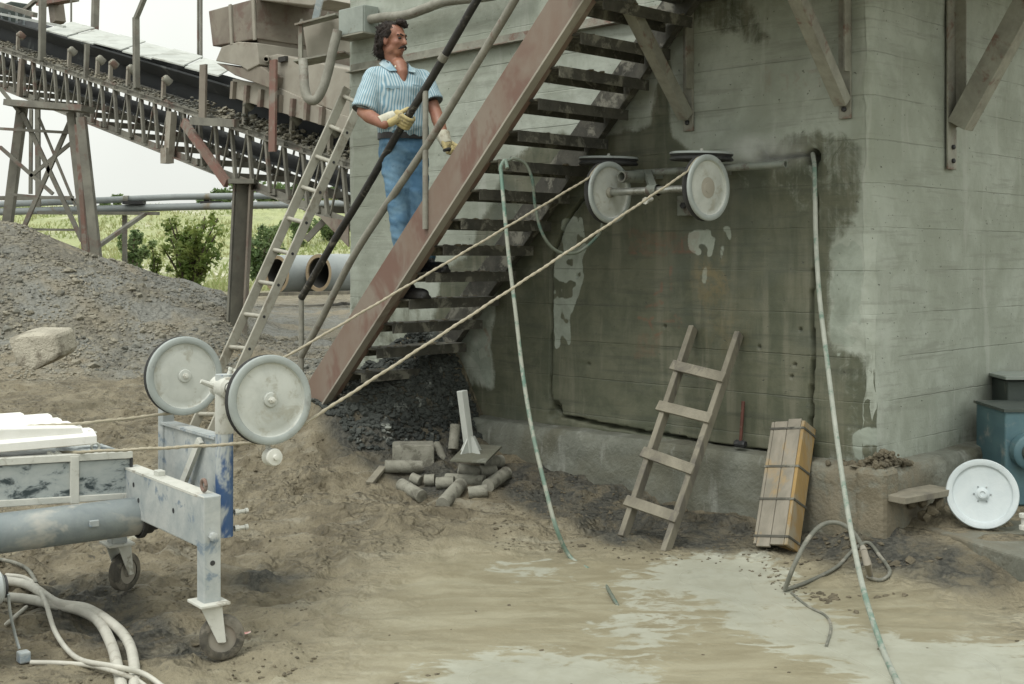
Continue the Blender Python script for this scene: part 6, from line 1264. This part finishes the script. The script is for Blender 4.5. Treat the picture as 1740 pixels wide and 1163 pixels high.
for q in ring[:-1]: vsb += [q - DZ * 0.02, q + DZ * 0.02]
nn_ = len(ring) - 1; bt_.add(vsb, [(2 * i, 2 * ((i + 1) % nn_), 2 * ((i + 1) % nn_) + 1, 2 * i + 1) for i in range(nn_)]); bl_ = bt_.build('belt', M['leather'], person)
sm_ = bl_.modifiers.new('s', 'SOLIDIFY'); sm_.thickness = 0.006
# shoes
for an, zt, fd in ((anL, 1.512, DU), (anR, 1.344, DU)):
    m = MB(); c = Vector((an.x, an.y, zt + 0.045)); sd2 = fd.cross(DZ)
    ellipsoid(m, c + fd * 0.01 + DZ * 0.01, (fd, sd2, DZ), (0.075, 0.045, 0.055)); ellipsoid(m, c + fd * 0.12 - DZ * 0.010, (fd, sd2, DZ), (0.095, 0.046, 0.036)); m.box(c + fd * 0.07 - DZ * 0.035, fd * 0.135, sd2 * 0.042, DZ * 0.010)
    caps(m, [c + DZ * 0.03, c + DZ * 0.09], [0.05, 0.05]); fuse(m, 0.007, 3, 'shoe', M['leather'], person)
# right glove, closed over the handrail
rd = (UV(-5, 0, zr(-5)) - UV(-6, 0, zr(-6))).normalized()                      # along the rail, upwards
kG = PV(690, 216, VRL); uG = uv_of(kG)[0]; G0 = UV(uG, VRL, zr(uG)); eF = Vector((-0.15, -1, 0.1)); eF = (eF - rd * eF.dot(rd)).normalized(); eR = rd.cross(eF); eR = eR if eR.x > 0 else -eR
g = MB(); cen = G0 + eF * 0.040 - eR * 0.030
caps(g, [wrR + (cen - wrR) * 0.35, cen - eR * 0.010], [0.030, 0.033]);
for i, (off_, ln) in enumerate(((0.032, 0.95), (0.011, 1.0), (-0.011, 0.97), (-0.032, 0.85))):
    kn = G0 + rd * off_ + eF * 0.044 - eR * 0.018; caps(g, [cen - eR * 0.03 + rd * off_ * 0.7, kn], [0.022, 0.0145])
    pts = [kn] + [G0 + rd * off_ * 1.05 + (eF * math.cos(math.radians(a)) + eR * math.sin(math.radians(a))) * 0.040 for a in (10, 45, 80, 115 * ln, 150 * ln)]
    caps(g, pts, [0.0140, 0.0135, 0.013, 0.0125, 0.0115, 0.0105], 10)
caps(g, [cen - eR * 0.02 + rd * 0.02, G0 + rd * 0.055 + eF * 0.02 - eR * 0.036, G0 + rd * 0.068 - eR * 0.034 - eF * 0.012], [0.018, 0.0145, 0.012], 10)
gl, _ = fuse(g, 0.0034, 2, 'glove', M['glove_yellow'], person)
cf = MB(); w0 = elR.lerp(wrR, 0.86); w1_ = cen - eR * 0.035; cf.tube([w0, w0.lerp(w1_, .3), w0.lerp(w1_, .7), w1_], [0.046, 0.044, 0.040, 0.034], 18); cf.build('cuff', M['glove_white'], gl, smooth=60)
# left glove hanging, curled round a short black tool
fd = (wrL - elL).normalized(); fd = (fd + DZ * -0.5 + Vector((0.25, 0, 0))).normalized(); pn = Vector((0.75, -0.55, 0.25)); pn = (pn - fd * pn.dot(fd)).normalized(); ps = fd.cross(pn)
g = MB(); k0 = wrL + fd * 0.085; caps(g, [wrL, wrL + fd * 0.05], [0.030, 0.034])
for i, off_ in enumerate((-0.030, -0.010, 0.010, 0.030)):
    kn = k0 + ps * off_; caps(g, [wrL + fd * 0.03 + ps * off_ * 0.6, kn], [0.022, 0.0145]); caps(g, [kn, kn + fd * 0.034 + pn * 0.006, kn + fd * 0.052 + pn * 0.030, kn + fd * 0.040 + pn * 0.050, kn + fd * 0.020 + pn * 0.052], [0.0142, 0.0135, 0.013, 0.012, 0.011], 10)
caps(g, [wrL + fd * 0.03 + ps * -0.025 + pn * 0.01, wrL + fd * 0.07 - ps * 0.045 + pn * 0.035, k0 + fd * 0.005 - ps * 0.028 + pn * 0.058], [0.018, 0.0145, 0.012], 10)
gl, _ = fuse(g, 0.0034, 2, 'glove', M['glove_yellow'], person)
cf = MB(); cf.tube([elL.lerp(wrL, 0.84), wrL, wrL + fd * 0.045], [0.046, 0.043, 0.037], 18); cf.build('cuff', M['glove_white'], gl, smooth=60)
hc = k0 + fd * 0.028 + pn * 0.030; tl = MB(); tl.tube([hc - ps * 0.07, hc + ps * 0.05 , hc + ps * 0.10 + fd * 0.02], [0.013, 0.013, 0.010], 10)
tag(tl.build('tool_handle', M['rubber'], smooth=60), 'short black tool handle held in the left gloved hand', 'tool')
# ================================================================ WATER SPRAY AT THE CUT
n = NT('spray_mist'); n.t.nodes.remove(n.b); pv = n.n('ShaderNodeVolumePrincipled'); pv.inputs['Color'].default_value = (0.95, 0.97, 0.96, 1)
mc = PV(1278, 255, WV - 0.15); g_ = n.n('ShaderNodeNewGeometry').outputs['Position']
def dsc(c, r, k):
    d = n.n('ShaderNodeVectorMath'); d.operation = 'SUBTRACT'; n.l(g_, d.inputs[0]); d.inputs[1].default_value = tuple(c)
    m_ = n.n('ShaderNodeMapping'); m_.vector_type = 'TEXTURE'; m_.inputs['Rotation'].default_value = (0, 0, math.radians(-45)); m_.inputs['Scale'].default_value = r; n.l(d.outputs[0], m_.inputs['Vector'])
    l_ = n.n('ShaderNodeVectorMath'); l_.operation = 'LENGTH'; n.l(m_.outputs[0], l_.inputs[0]); return n.rng(l_.outputs['Value'], 0.0, 1.0, k, 0.0)
nz_ = n.rng(n.noise(9, 3, 0.6, 0.4, vec=g_), 0.32, 0.66, 0.25, 1.0)
dn_ = n.math('MULTIPLY', n.math('ADD', dsc(mc, (0.24, 0.15, 0.13), 6.5), dsc(mc + DU * 0.20 - DZ * 0.03, (0.26, 0.13, 0.15), 3.0)), nz_); n.l(dn_, pv.inputs['Density'])
n.l(pv.outputs[0], n.t.nodes['Material Output'].inputs['Volume']); M['mist'] = n.m
m = MB(); ellipsoid(m, mc + DU * 0.11, (DU, DV, DZ), (0.37, 0.145, 0.19), 24, 16); o = m.build('water_mist', M['mist'])
tag(o, 'fine water mist hanging over the drilled holes', None, None, 'stuff')
